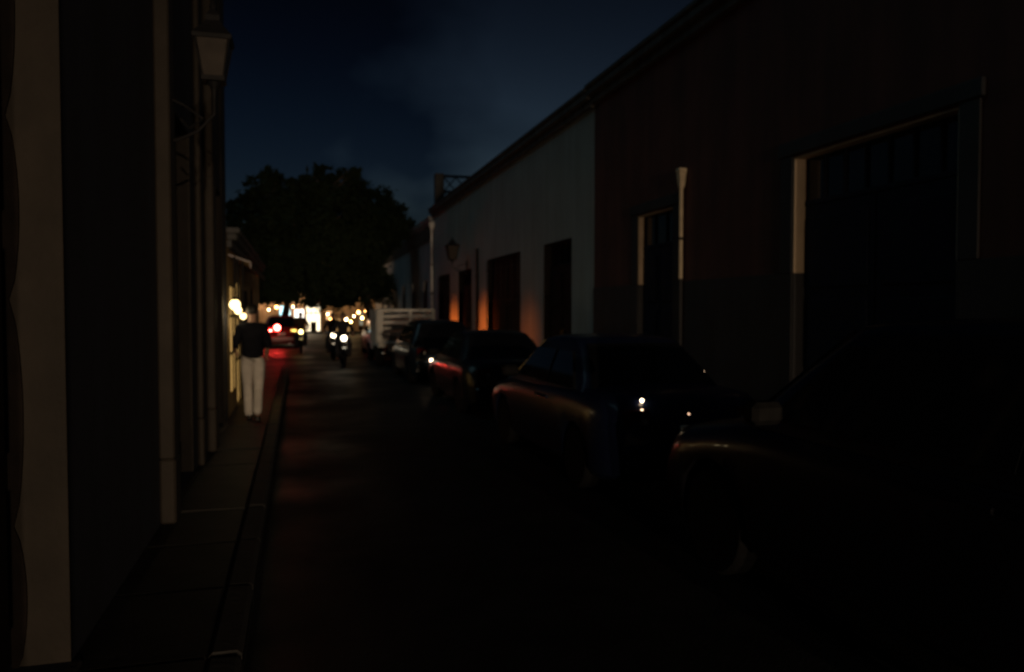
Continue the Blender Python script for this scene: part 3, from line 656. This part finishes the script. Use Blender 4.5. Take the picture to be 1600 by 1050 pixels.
    for wy in S['wy']:
        for s in (-1, 1):
            w_ = share(ty, 'wheel', t, (s * (hw - .125), wy, wr), (0, s * R(90), 0)); share(rm, 'rim', w_)
    if lamps:
        for s, m in lamps:
            for ch in t.children:
                if ch.name.startswith('tail_light') and (s * sum(v.co.x for v in ch.data.vertices) > 0): setmat(ch, m)
    return t

HEAD_W = 5200; POST_W = 7000
CXL = 2.55                             # line of the cars' street side flanks
def lane(W): return CXL + W / 2 + 0.05
car1 = make_car('hatch', 'dark blue-black rounded car parked right behind the stake truck', (lane(1.66) - 0.06, 18.0, 0), R(0.5), paint('blue_black_paint', (0.012, 0.018, 0.028)))
car2 = make_car('sedan', 'low black sedan parked between the blue-black car and the blue sedan', (lane(1.72), 12.0, 0), R(-0.6), paint('black_paint', (0.01, 0.01, 0.012)))
car2.scale = (1, 1, 0.93)
car3 = make_car('sedan', 'dark blue sedan parked under the thin downpipe of the red house', (lane(1.72), 6.2, 0), R(0.4), paint('deep_blue_paint', (0.01, 0.016, 0.05)))
car4 = make_car('suv', 'large black car nearest the viewer, in the dark lower right', (lane(1.82), 0.9, 0), R(-0.3), paint('near_black_paint', (0.012, 0.012, 0.016)))
# the car in front of the stake truck, its tail lamps burning
TAILON = glow('lit_tail_lamp', (1.0, 0.10, 0.05), 10); TAILAMB = glow('lit_orange_tail_lamp', (1.0, 0.26, 0.04), 40)
car0 = make_car('hatch', 'small dark car with lit tail lamps, parked in front of the stake truck', (lane(1.66) - 0.05, 29.4, 0), 0, MATS['black_paint'], lamps=((1, TAILAMB), (-1, TAILON)))
def added_wall_glow(parent, x, y, z, watts):  # adds a hidden orange spot and glowing box to light the wall piers
    d = bpy.data.lights.new('added_glow_spot', 'SPOT'); d.energy = watts; d.color = (1.0, 0.16, 0.018); d.shadow_soft_size = 0.05; d.spot_size = R(78); d.spot_blend = 1.0
    o = bpy.data.objects.new('added_glow_spot', d); col.objects.link(o); o.parent = parent; o.location = (x + 0.05, y, z); o.rotation_euler = Vector((-1, 0.06, -0.12)).to_track_quat('Z', 'Y').to_euler()
    MB().cham((x - 0.06, y - 0.07, z - 0.035), (x, y + 0.07, z + 0.035), 0.012).build('added_wall_glow', TAILAMB, parent)
added_wall_glow(car0, 0.86, 0.75, 0.80, 260); added_wall_glow(car1, 0.86, 1.9, 0.8, 30)
def small_bead(parent, name, p, r, m): return MB().lathe([(0.004, -r), (r*.8, -r*.6), (r, 0), (r*.8, r*.6), (0.004, r)], 12, Matrix.Translation(p)).build(name, m, parent, True)
GLINT = glow('painted_glint', (1.0, 0.72, 0.45), 9)  # emissive beads standing in for reflected glints on the parked cars
GLINTMID = glow('mid_painted_glint', (1.0, 0.66, 0.40), 4); GLINTDIM = glow('dim_painted_glint', (1.0, 0.62, 0.38), 1.6)
def px_glint(car, px, py, r, m, name='glint_bead', y=-0.075):
    Yw = car.location.y + y; p = ony(px, py, Yw) - car.location; p.rotate(Matrix.Rotation(-car.rotation_euler.z, 3, 'Z')); p.z /= car.scale.z; return small_bead(car, name, p, r, m)
px_glint(car1, 674, 563, 0.045, GLINT); px_glint(car1, 701, 574, 0.022, GLINT)
px_glint(car2, 822, 590, 0.012, GLINTDIM); px_glint(car2, 862, 599, 0.012, GLINTDIM); px_glint(car2, 862, 615, 0.016, GLINTDIM); px_glint(car2, 800, 574, 0.012, GLINTDIM, y=0.08)
px_glint(car3, 1003, 626, 0.018, GLINT, y=0.125); px_glint(car3, 1003, 641, 0.012, GLINTMID, y=0.06); px_glint(car3, 1076, 647, 0.011, GLINTDIM, y=0.05)
px_glint(car3, 1100, 581, 0.010, GLINTMID, 'window_glint_bead', y=0.98)  # glowing bead for a reflection on the rear window

# lit lamp post at the right kerb, well behind the viewer
lp = thing('lamp_post', 'lit lamp post at the right kerb, far behind the viewer', 'street lamp', (5.05, -38, SW))
MB().lathe([(0.16, 0), (0.16, 0.25), (0.10, 0.4), (0.075, 0.6), (0.05, 4.4), (0.07, 4.45), (0.03, 4.6)], 14).build('pole', IRON, lp, 40)
MB().lathe([(0.05, 4.6), (0.15, 4.68), (0.2, 4.85), (0.15, 5.02), (0.05, 5.08)], 18).build('globe', glow('lamp_post_globe', (1.0, 0.78, 0.52), 30), lp, True)
MB().lathe([(0.16, 5.04), (0.2, 5.07), (0.02, 5.2)], 16).build('cap', IRON, lp)
ld = bpy.data.lights.new('bulb', 'POINT'); ld.energy = POST_W; ld.color = (1.0, 0.74, 0.50); ld.shadow_soft_size = 0.22
o = bpy.data.objects.new('bulb', ld); col.objects.link(o); o.parent = lp; o.location = (0, 0.24, 4.85)
# a car coming up the street behind the viewer; its low beams graze everything that faces back
HEADON = glow('lit_headlamp', (1.0, 0.80, 0.55), 40)
back_car = make_car('suv', 'car with its headlamps on coming up the street behind the viewer', (1.1, -33.0, 0), 0, paint('silver_paint', (0.3, 0.3, 0.31)), group=None)
back_car.name = 'moving_car'
for ch in [c for c in back_car.children if c.name.startswith('headlight')]:
    setmat(ch, HEADON)
    ld = bpy.data.lights.new('low_beam', 'SPOT'); ld.energy = HEAD_W; ld.color = (1.0, 0.72, 0.46); ld.spot_size = R(17); ld.spot_blend = 1.0; ld.shadow_soft_size = 0.09
    o = bpy.data.objects.new('low_beam', ld); col.objects.link(o); o.parent = back_car; o.rotation_euler = (R(91), 0, R(-1.5))
    o.location = (sum(v.co.x for v in ch.data.vertices) / len(ch.data.vertices), 4.66, 0.88)

# red car beyond the crossing
red_car = make_car('hatch', 'red hatchback with glaring brake lamp, beside the walker at the far crossing', (-0.72, 37.2, 0), R(2), paint('red_paint', (0.35, 0.02, 0.02)), group=None)
del_g = red_car
red_car.name = 'moving_car'
BRAKE = glow('brake_lamp', (1.0, 0.04, 0.03), 85); AMB = glow('amber_indicator', (1.0, 0.62, 0.12), 3.5)
for ch in red_car.children:
    if ch.name.startswith('tail_light'):
        sx_ = sum(v.co.x for v in ch.data.vertices)
        setmat(ch, BRAKE if sx_ < 0 else AMB)
bp_ = ony(433, 512, red_car.location.y - 0.07) - red_car.location
MB().lathe([(0.14, 0), (0.14, 0.02), (0.10, 0.045), (0.01, 0.055)], 18, Matrix.Translation(bp_) @ Matrix.Rotation(R(90), 4, 'X')).build('brake_lamp', BRAKE, red_car, True)
MB().lathe([(0.155, -0.06), (0.155, 0.015), (0.142, 0.015), (0.142, -0.06)], 18, Matrix.Translation(bp_) @ Matrix.Rotation(R(90), 4, 'X')).build('lamp_housing', BLACKPL, red_car)

# ------------------------------------------------------------------ stake-bed truck
tr_y = 24.0
tk = thing('stake_truck', 'small pickup truck with white slatted stake bed parked on the right', 'truck', (2.38, tr_y, 0))
TW = 1.78; white = WHITEPAINT
MB().cham((0.03, 0.0, 0.60), (TW - 0.03, 2.3, 0.74), 0.01).build('bed_floor', white, tk)
MB().cham((0.35, 0.1, 0.38), (0.45, 4.4, 0.598), 0.01).build('chassis_rail', BLACKPL, tk); MB().cham((TW - .45, 0.1, 0.38), (TW - .35, 4.4, 0.598), 0.01).build('chassis_rail', BLACKPL, tk)
ztop = 1.79
rear = MB().cham((0.0, -0.02, 0.74), (0.17, 0.03, ztop), 0.006).build('corner_panel', white, tk)
for x in (0.98, TW - 0.10): MB().cham((x, 0.0, 0.745), (x + 0.09, 0.06, ztop), 0.008).build('stake', white, tk)
n = 6
for i in range(n):
    z = 0.78 + i * (ztop - 0.86) / (n - 1); MB().cham((0.172, -0.03, z), (TW, -0.002, z + 0.085), 0.006).build('slat', white, tk)
for s in (0, 1):
    xo = -0.03 if s == 0 else TW + 0.002; xi = xo + 0.028
    for i in range(8):
        y = 0.06 + i * 0.305; MB().cham((xo, y, 0.70), (xi, y + 0.07, ztop - 0.01), 0.006).build('stake', white, tk)
    for z in (0.80, 1.2, ztop - 0.09): MB().cham((xi + .001 if s == 0 else xo - .029, 0.04, z), (xi + .028 if s == 0 else xo - .001, 2.28, z + 0.08), 0.006).build('rail', white, tk)
for i in range(6):
    z = 0.78 + i * 0.155; MB().cham((0.03, 2.24, z), (TW - .03, 2.27, z + .085), .006).build('slat', white, tk)
# cab
cabw = [(TW/2 - .84, TW/2 + .84)]
rings = []
for y, zt, wt in ((2.36, 1.0, .84), (2.38, 1.60, .70), (2.55, 1.64, .70), (3.05, 1.64, .70), (3.2, 1.60, .70), (3.62, 1.02, .82), (4.25, .94, .82), (4.42, .80, .80), (4.46, .5, .78)):
    c = TW / 2; h = [(0, zt + .02), (wt * .9, zt), (wt, zt - .06), (.84 if zt > .99 else wt + .02, min(zt - .08, .95)), (.84, .62), (.80, .42 if not 3.4 < y < 4.2 else .72), (0, .42 if not 3.4 < y < 4.2 else .72)]
    rings.append([(c + a, y, b) for a, b in h] + [(c - a, y, b) for a, b in h[-2:0:-1]])
MB().loft(rings).build('cab', white, tk, 40)
MB().prism([(TW/2 - .55, 2.355, 1.08), (TW/2 + .55, 2.355, 1.08), (TW/2 + .5, 2.362, 1.5), (TW/2 - .5, 2.362, 1.5)], (0, .015, 0)).build('rear_window', DARKGLASS, tk)
for s in (-1, 1):
    MB().prism([(TW/2 + s*.845, 2.55, 1.0), (TW/2 + s*.845, 3.42, 1.0), (TW/2 + s*.72, 3.12, 1.5), (TW/2 + s*.72, 2.55, 1.5)], (-s*.02, 0, 0)).build('side_window', DARKGLASS, tk)
    MB().cham((TW/2 + s*.86, 3.2, 1.02), (TW/2 + s*1.02, 3.3, 1.22), .02).build('mirror', BLACKPL, tk)
    MB().cham((TW/2 + s*.62 - .09, -.03, .46), (TW/2 + s*.62 + .09, .05, .58), .01).build('tail_light', REDLENS, tk)
    MB().cham((TW/2 + s*.6 - .12, 4.42, .62), (TW/2 + s*.6 + .12, 4.5, .78), .02).build('headlight', CLEARLENS, tk)
MB().prism([(TW/2 - .66, 3.24, 1.56), (TW/2 + .66, 3.24, 1.56), (TW/2 + .74, 3.62, 1.06), (TW/2 - .74, 3.62, 1.06)], (0, .015, .015)).build('windshield', DARKGLASS, tk)
MB().cham((.1, -.08, .40), (TW - .1, .0, .455), .012).build('rear_bumper', CHROME, tk); MB().cham((.05, 4.42, .36), (TW - .05, 4.54, .52), .03).build('front_bumper', CHROME, tk)
MB().cham((.32, -.035, .47), (.62, -.02, .59), .004).build('number_plate', PLATE, tk)
ty, rm = make_wheel(.34, .21)
for y in (.75, 3.78):
    for x, s in ((.13, -1), (TW - .13, 1)):
        q = share(ty, 'wheel', tk, (x, y, .34), (0, s * R(90), 0)); share(rm, 'rim', q)
    if y < 1:
        for x0, x1 in ((.0, .26), (TW - .26, TW)): MB().cham((x0, y + .38, .2), (x1, y + .40, .6), .004).build('mud_flap', BLACKPL, tk)

added_wall_glow(tk, TW + 0.05, 1.0, 0.86, 190)  # added spot throwing orange glow on the wall beside the truck

# ------------------------------------------------------------------ people
def skin_mesh(name, verts, edges, m, levels=2, root=0):
    """verts: name -> (co, rx, ry)"""
    keys = list(verts); ix = {k: i for i, k in enumerate(keys)}
    me = bpy.data.meshes.new(name + '_rig'); me.from_pydata([verts[k][0] for k in keys], [(ix[a], ix[b]) for a, b in edges], [])
    o = bpy.data.objects.new(name + '_rig', me); col.objects.link(o)
    o.modifiers.new('skin', 'SKIN').use_smooth_shade = True
    sv = me.skin_vertices[0].data
    for i, k in enumerate(keys): sv[i].radius = (verts[k][1], verts[k][2]); sv[i].use_root = (i == 0)
    s = o.modifiers.new('sub', 'SUBSURF'); s.levels = levels; s.render_levels = levels
    dg = bpy.context.evaluated_depsgraph_get(); em = bpy.data.meshes.new_from_object(o.evaluated_get(dg)); em.name = name
    bpy.data.objects.remove(o); em.materials.clear(); em.materials.append(m)
    em.polygons.foreach_set('use_smooth', [True] * len(em.polygons)); return em

def make_person(label, loc, rz, J, shirt, trous, shoe=SHOE, sleeve=1.0, group=None):
    """J: joint name -> position, +y is the way the person faces, z=0 the soles"""
    t = thing('person', label, 'person', loc, rz, group)
    V = {k: Vector(v) for k, v in J.items()}; mid = lambda a, b, f=.5: V[a].lerp(V[b], f)
    nk = V['neck']; hd = V['head']; up = (hd - nk).normalized(); fy = Vector((0, 1, 0))
    B = {}; E = []
    def v(k, co, rx, ry=None): B[k] = (tuple(co), rx, ry or rx)
    v('pelvis', V['pelvis'], .13, .10); v('belly', mid('pelvis', 'chest'), .12, .09); v('chest', V['chest'], .135, .10); v('neck0', nk - up*.03, .062); v('neck', nk + up*.03, .056)
    v('head0', hd - up*.05 + fy*.015, .068, .078); v('head1', hd + up*.03, .076, .092); v('head2', hd + up*.095, .06, .072)
    E += [('pelvis', 'belly'), ('belly', 'chest'), ('chest', 'neck0'), ('neck0', 'neck'), ('neck', 'head0'), ('head0', 'head1'), ('head1', 'head2')]
    for s in 'LR':
        sh, el, wr_, hp, kn, an = (V[k + s] for k in ('sh', 'el', 'wr', 'hip', 'kn', 'an'))
        v('sh'+s, sh, .058); v('ua'+s, sh.lerp(el, .5), .046); v('el'+s, el, .040); v('fa'+s, el.lerp(wr_, .4), .038); v('wr'+s, wr_, .026)
        d = (wr_ - el).normalized(); v('pm'+s, wr_ + d*.05, .036, .018); v('kn_'+s, wr_ + d*.085, .034, .015)
        E += [('chest', 'sh'+s), ('sh'+s, 'ua'+s), ('ua'+s, 'el'+s), ('el'+s, 'fa'+s), ('fa'+s, 'wr'+s), ('wr'+s, 'pm'+s), ('pm'+s, 'kn_'+s)]
        v('hip'+s, hp, .085); v('th'+s, hp.lerp(kn, .5), .072); v('kn'+s, kn, .052); v('cf'+s, kn.lerp(an, .35), .052); v('an'+s, an, .036); v('ft'+s, an + V['toe'+s]*.0 + (V['toe'+s] - an)*.75, .034)
        E += [('pelvis', 'hip'+s), ('hip'+s, 'th'+s), ('th'+s, 'kn'+s), ('kn'+s, 'cf'+s), ('cf'+s, 'an'+s), ('an'+s, 'ft'+s)]
    me = skin_mesh('body', B, E, SKIN); body = bpy.data.objects.new('body', me); col.objects.link(body); body.parent = t
    # fingers, nose and ears join the body's mesh as further islands
    fm = MB()
    for s in 'LR':
        el, wr_ = V['el'+s], V['wr'+s]; d = (wr_ - el).normalized(); side = V['hand'+s].normalized(); side = (side - d*side.dot(d)).normalized(); nrm = d.cross(side)
        if V.get('curl'+s): nrm = V['curl'+s].normalized()
        for i, (off, ln) in enumerate(((.030, .072), (.010, .082), (-.010, .077), (-.029, .060))):
            p = wr_ + d*.085 + side*off
            fm.tube([p - d*.01, p + d*ln*.42 + nrm*.006, p + d*ln*.72 + nrm*.022, p + d*ln*.86 + nrm*.045], [.0095, .009, .008, .006], 7)
        p = wr_ + d*.03 + side*.032; fm.tube([p - side*.012, p + d*.03 + side*.022, p + d*.06 + side*.026 + nrm*.012], [.012, .0105, .008], 7)
    hx = V['headdir'].normalized(); sd_ = hx.cross(Vector((0, 0, 1))).normalized()
    fm.tube([hd + hx*.085 + up*.02, hd + hx*.106 - up*.015, hd + hx*.088 - up*.022], [.008, .015, .010], 7)
    for s in (-1, 1): fm.tube([hd + sd_*s*.072 - up*.025, hd + sd_*s*.088, hd + sd_*s*.08 + up*.03], [.010, .017, .010], 7)
    bm = bmesh.new(); bm.from_mesh(me); tm = fm.mesh('tmp', SKIN, True); bm.from_mesh(tm); bm.to_mesh(me); bm.free(); bpy.data.meshes.remove(tm)
    for s in (-1, 1):
        MB().lathe([(.001, -.009), (.009, 0), (.001, .009)], 8, Matrix.Translation(hd + hx*.084 + sd_*s*.03 + up*.02)).build('eye', DARKGLASS, t)
    MB().tube([hd + hx*.083 - up*.05 - sd_*.022, hd + hx*.09 - up*.052, hd + hx*.083 - up*.05 + sd_*.022], .005, 6).build('mouth', mat('lip', (.3, .12, .1), .5), t)
    # hair as a cap over the skull
    hp_ = []
    bmh = bmesh.new(); bmesh.ops.create_icosphere(bmh, subdivisions=3, radius=1)
    M3 = Matrix((sd_, hx, up)).transposed()
    for q in bmh.verts: q.co = hd + up*.035 + M3 @ Vector((q.co.x*.088, q.co.y*.105 - .008, q.co.z*.098)) * (1 + .03*math.sin(q.co.x*23 + q.co.y*17))
    dele = [q for q in bmh.verts if (q.co - hd).dot(hx) > .055 and (q.co - hd).dot(up) < .065 or (q.co - hd).dot(up) < -.045]
    bmesh.ops.delete(bmh, geom=dele, context='VERTS'); hm = bpy.data.meshes.new('hair'); bmh.to_mesh(hm); bmh.free(); hm.materials.append(HAIR)
    hm.polygons.foreach_set('use_smooth', [True]*len(hm.polygons)); ho = bpy.data.objects.new('hair', hm); col.objects.link(ho); ho.parent = t
    # jacket
    B = {}; E = []; hem = V['pelvis'].copy(); hem.z -= .10
    v('hem', hem, .178, .136); v('waist', mid('pelvis', 'chest', .4), .160, .122); v('ribs', mid('pelvis', 'chest', .75), .168, .128); v('chest', V['chest'] + up*.02, .172, .128); v('collar', nk - up*.015, .078, .078)
    E += [('hem', 'waist'), ('waist', 'ribs'), ('ribs', 'chest'), ('chest', 'collar')]
    for s in 'LR':
        sh, el, wr_ = V['sh'+s], V['el'+s], V['wr'+s]; e2 = sh.lerp(el, min(1, sleeve)) if sleeve <= 1 else el.lerp(wr_, sleeve - 1)
        v('sh'+s, sh, .078); v('ua'+s, sh.lerp(el, .5), .066); E += [('chest', 'sh'+s), ('sh'+s, 'ua'+s)]
        if sleeve > 1: v('el'+s, el, .058); v('cuff'+s, e2, .046); E += [('ua'+s, 'el'+s), ('el'+s, 'cuff'+s)]
        else: v('cuff'+s, e2, .062); E += [('ua'+s, 'cuff'+s)]
    jm = skin_mesh('jacket', B, E, shirt); o = bpy.data.objects.new('jacket', jm); col.objects.link(o); o.parent = t
    # trousers
    B = {}; E = []
    v('pelvis', V['pelvis'] + Vector((0, 0, .12)), .148, .112)
    for s in 'LR':
        hp, kn, an = V['hip'+s], V['kn'+s], V['an'+s]
        v('hip'+s, hp + Vector((0, 0, -.01)), .106); v('th'+s, hp.lerp(kn, .5), .090); v('kn'+s, kn, .074); v('cf'+s, kn.lerp(an, .45), .072); v('cuff'+s, kn.lerp(an, 1.12), .070)
        E += [('pelvis', 'hip'+s), ('hip'+s, 'th'+s), ('th'+s, 'kn'+s), ('kn'+s, 'cf'+s), ('cf'+s, 'cuff'+s)]
    tm = skin_mesh('trousers', B, E, trous); o = bpy.data.objects.new('trousers', tm); col.objects.link(o); o.parent = t
    for s in 'LR':
        an, toe = V['an'+s], V['toe'+s]; d = (toe - an); d2 = Vector((d.x, d.y, 0)).normalized(); heel = an - d2*.06; heel.z = toe.z
        sm = skin_mesh('shoe', {'heel': (tuple(heel + Vector((0, 0, .012))), .040, .042), 'mid': (tuple(heel.lerp(toe, .5) + Vector((0, 0, .016))), .043, .04), 'toe': (tuple(toe), .046, .030), 'tip': (tuple(toe + d2*.045), .034, .024)}, [('heel', 'mid'), ('mid', 'toe'), ('toe', 'tip')], shoe)
        o = bpy.data.objects.new('shoe', sm); col.objects.link(o); o.parent = t
    return t

pf = onz(396, 657, SW)
J = dict(pelvis=(0, 0, .93), chest=(0, .02, 1.30), neck=(0, .03, 1.475), head=(0, .05, 1.60), headdir=(0.15, 1, -.1),
         shL=(-.17, .01, 1.375), elL=(-.238, -.05, 1.12), wrL=(-.245, .17, 1.03), handL=(.1, 0, 1), shR=(.17, .01, 1.375), elR=(.225, -.06, 1.12), wrR=(.20, .13, .98), handR=(-.1, 0, 1),
         hipL=(-.085, 0, .86), knL=(-.075, .12, .49), anL=(-.062, .12, .085), toeL=(-.066, .28, .034), hipR=(.085, 0, .86), knR=(.075, .02, .47), anR=(.055, -.22, .15), toeR=(.06, -.08, .04))
make_person('person in dark jacket and pale trousers walking away along the left sidewalk', (pf.x, pf.y, SW), R(3), J, SHIRT, TROUS, sleeve=1.35)

# ------------------------------------------------------------------ motorcycles
def make_motorbike(label, loc, rz, paintm, head):
    t = thing('motorcycle', label, 'motorcycle', loc, rz, 'motorcycles coming up the street')
    for y, nm in ((0.62, 'front_wheel'), (-0.62, 'rear_wheel')):
        M = Matrix.Translation((0, y, .29)) @ Matrix.Rotation(R(90), 4, 'Y')
        wh = MB().lathe([(.225, -.035), (.26, -.048), (.29, -.02), (.29, .02), (.26, .048), (.225, .035), (.225, -.035)], 26, M).build(nm, TYRE, t, 40)
        rb = MB().lathe([(.228, -.03), (.232, .03), (.21, .03), (.208, -.03)], 24, M).lathe([(.04, -.05), (.04, .05), (.01, .05)], 12, M)
        for k in range(6):
            a = k * math.pi / 3; rb.tube([(0, y + .03*math.cos(a), .29 + .03*math.sin(a)), (0, y + .22*math.cos(a), .29 + .22*math.sin(a))], .008, 6)
        rb.build('rim', RIM, wh)
    for s in (-1, 1):
        MB().tube([(s*.075, .62, .29), (s*.075, .44, .78), (s*.06, .40, .90)], .018, 8).build('fork', CHROME, t)
        MB().tube([(s*.10, -.62, .29), (s*.10, -.35, .33), (s*.09, -.1, .36)], .017, 8).build('swing_arm', IRON, t)
        MB().tube([(s*.11, -.58, .32), (s*.11, -.48, .62)], .025, 8).build('shock', CHROME, t)
        b = MB().tube([(0, .40, .93), (s*.16, .38, .99), (s*.35, .26, 1.0)], .013, 8).build('handlebar', CHROME, t)
        MB().tube([(s*.24, .315, 1.0), (s*.36, .253, 1.0)], .019, 8).build('grip', BLACKPL, b)
        m_ = MB().tube([(s*.22, .33, 1.0), (s*.27, .36, 1.14)], .006, 6).build('mirror_arm', IRON, t)
        MB().cham((s*.27 - .05, .355, 1.13), (s*.27 + .05, .375, 1.20), .012).build('mirror', BLACKPL, m_)
        MB().tube([(s*.09, .05, .30), (s*.24, .05, .29)], .014, 8).build('foot_peg', BLACKPL, t)
    fr_ = MB().tube([(0, .38, .86), (0, .2, .74), (0, -.25, .70), (0, -.62, .74)], .024, 8).tube([(0, .36, .80), (0, .22, .32), (0, -.12, .28), (0, -.25, .68)], .022, 8); fr_.build('frame', IRON, t)
    MB().loft([[(x, y, z) for x, z in ((0, .70), (w_, .72), (w_*1.1, .80), (w_*.6, zt), (0, zt + .02), (-w_*.6, zt), (-w_*1.1, .80), (-w_, .72))] for y, w_, zt in ((.34, .05, .86), (.26, .11, .93), (.08, .13, .94), (-.08, .10, .86), (-.12, .06, .80))]).build('tank', paintm, t, 50)
    MB().loft([[(x, y, z) for x, z in ((-w_, zb), (w_, zb), (w_*.9, zb + .08), (-w_*.9, zb + .08))] for y, w_, zb in ((-.10, .09, .76), (-.3, .13, .74), (-.6, .12, .78), (-.74, .07, .82))]).build('seat', BLACKPL, t, 50)
    en = MB().cham((-.13, -.12, .26), (.13, .18, .46), .03).build('engine', IRON, t); MB().tube([(0, .04, .44), (0, .12, .66)], [.085, .075], 12).build('cylinder', RIM, en)
    MB().tube([(.08, .16, .5), (.1, .26, .34), (.13, .05, .24), (.15, -.4, .28), (.16, -.75, .34)], [.018, .018, .02, .035, .04], 8).build('exhaust', CHROME, t)
    MB().loft([[(x, .62 + .33*math.cos(a), .29 + .33*math.sin(a)) for x in (-.055, .055)] + [(x, .62 + .32*math.cos(a), .29 + .32*math.sin(a)) for x in (.055, -.055)] for a in [R(k) for k in range(30, 151, 15)]]).build('front_fender', paintm, t)
    MB().loft([[(x, -.62 + .34*math.cos(a), .29 + .34*math.sin(a)) for x in (-.06, .06)] + [(x, -.62 + .33*math.cos(a), .29 + .33*math.sin(a)) for x in (.06, -.06)] for a in [R(k) for k in range(40, 171, 15)]]).build('rear_fender', paintm, t)
    hl = MB().lathe([(.03, -.10), (.075, -.05), (.088, 0)], 18, Matrix.Translation((0, .50, .88)) @ Matrix.Rotation(R(-90), 4, 'X')).build('headlight', BLACKPL, t)
    MB().lathe([(.086, .001), (.08, .014), (.03, .028), (.004, .03)], 18, Matrix.Translation((0, .50, .88)) @ Matrix.Rotation(R(-90), 4, 'X')).build('lens', head, hl)
    MB().cham((-.05, -.86, .76), (.05, -.80, .83), .01).build('tail_light', REDLENS, t)
    return t
HEADW = glow('motorcycle_headlamp', (1.0, 0.86, 0.62), 9); HEADY = glow('motorcycle_headlamp_yellow', (1.0, 0.72, 0.25), 9); HEADW2 = glow('motorcycle_headlamp_warm', (1.0, 0.80, 0.55), 9)
RJ = dict(pelvis=(0, -.28, .90), chest=(0, -.16, 1.25), neck=(0, -.11, 1.42), head=(0, -.07, 1.55), headdir=(0, 1, -.05),
          shL=(-.185, -.14, 1.35), elL=(-.30, .02, 1.13), wrL=(-.30, .24, 1.03), handL=(.3, 0, 1), shR=(.185, -.14, 1.35), elR=(.30, .02, 1.13), wrR=(.30, .24, 1.03), handR=(-.3, 0, 1),
          hipL=(-.10, -.25, .87), knL=(-.20, .14, .72), anL=(-.19, .02, .36), toeL=(-.19, .17, .33), hipR=(.10, -.25, .87), knR=(.20, .14, .72), anR=(.19, .02, .36), toeR=(.19, .17, .33))
for px, py, D, lab, lab2, hm, sm in ((536, 529, 25.5, 'black motorcycle with bright headlamp in mid street, left of the stake truck', 'rider in dark clothes on the nearer motorcycle, left of the stake truck', HEADW, 'dark_rider_cloth'), (470, 520, 33.0, 'motorcycle with yellow headlamp before the bright far doorway', 'rider on the motorcycle before the bright far doorway', HEADY, 'brown_rider_cloth'), (520, 527, 28.5, 'motorcycle with small warm headlamp, further from the stake truck', 'rider on the further motorcycle in mid street', HEADW2, 'brown_rider_cloth')):
    p = onz(px, 485 + 1.75 * F / D / 0.963, 0)
    q = ony(px, py, p.y); base = Vector((q.x, p.y, 0))
    rzz = R(180)
    mk = make_motorbike(lab, base, rzz, MATS['black_paint'], hm)
    make_person(lab2, base, rzz, RJ, mat(sm, (.02, .02, .024) if 'dark' in sm else (.05, .03, .02), .9), mat('dark_jeans', (.02, .022, .03), .9), sleeve=1.8, group='motorcycle riders')
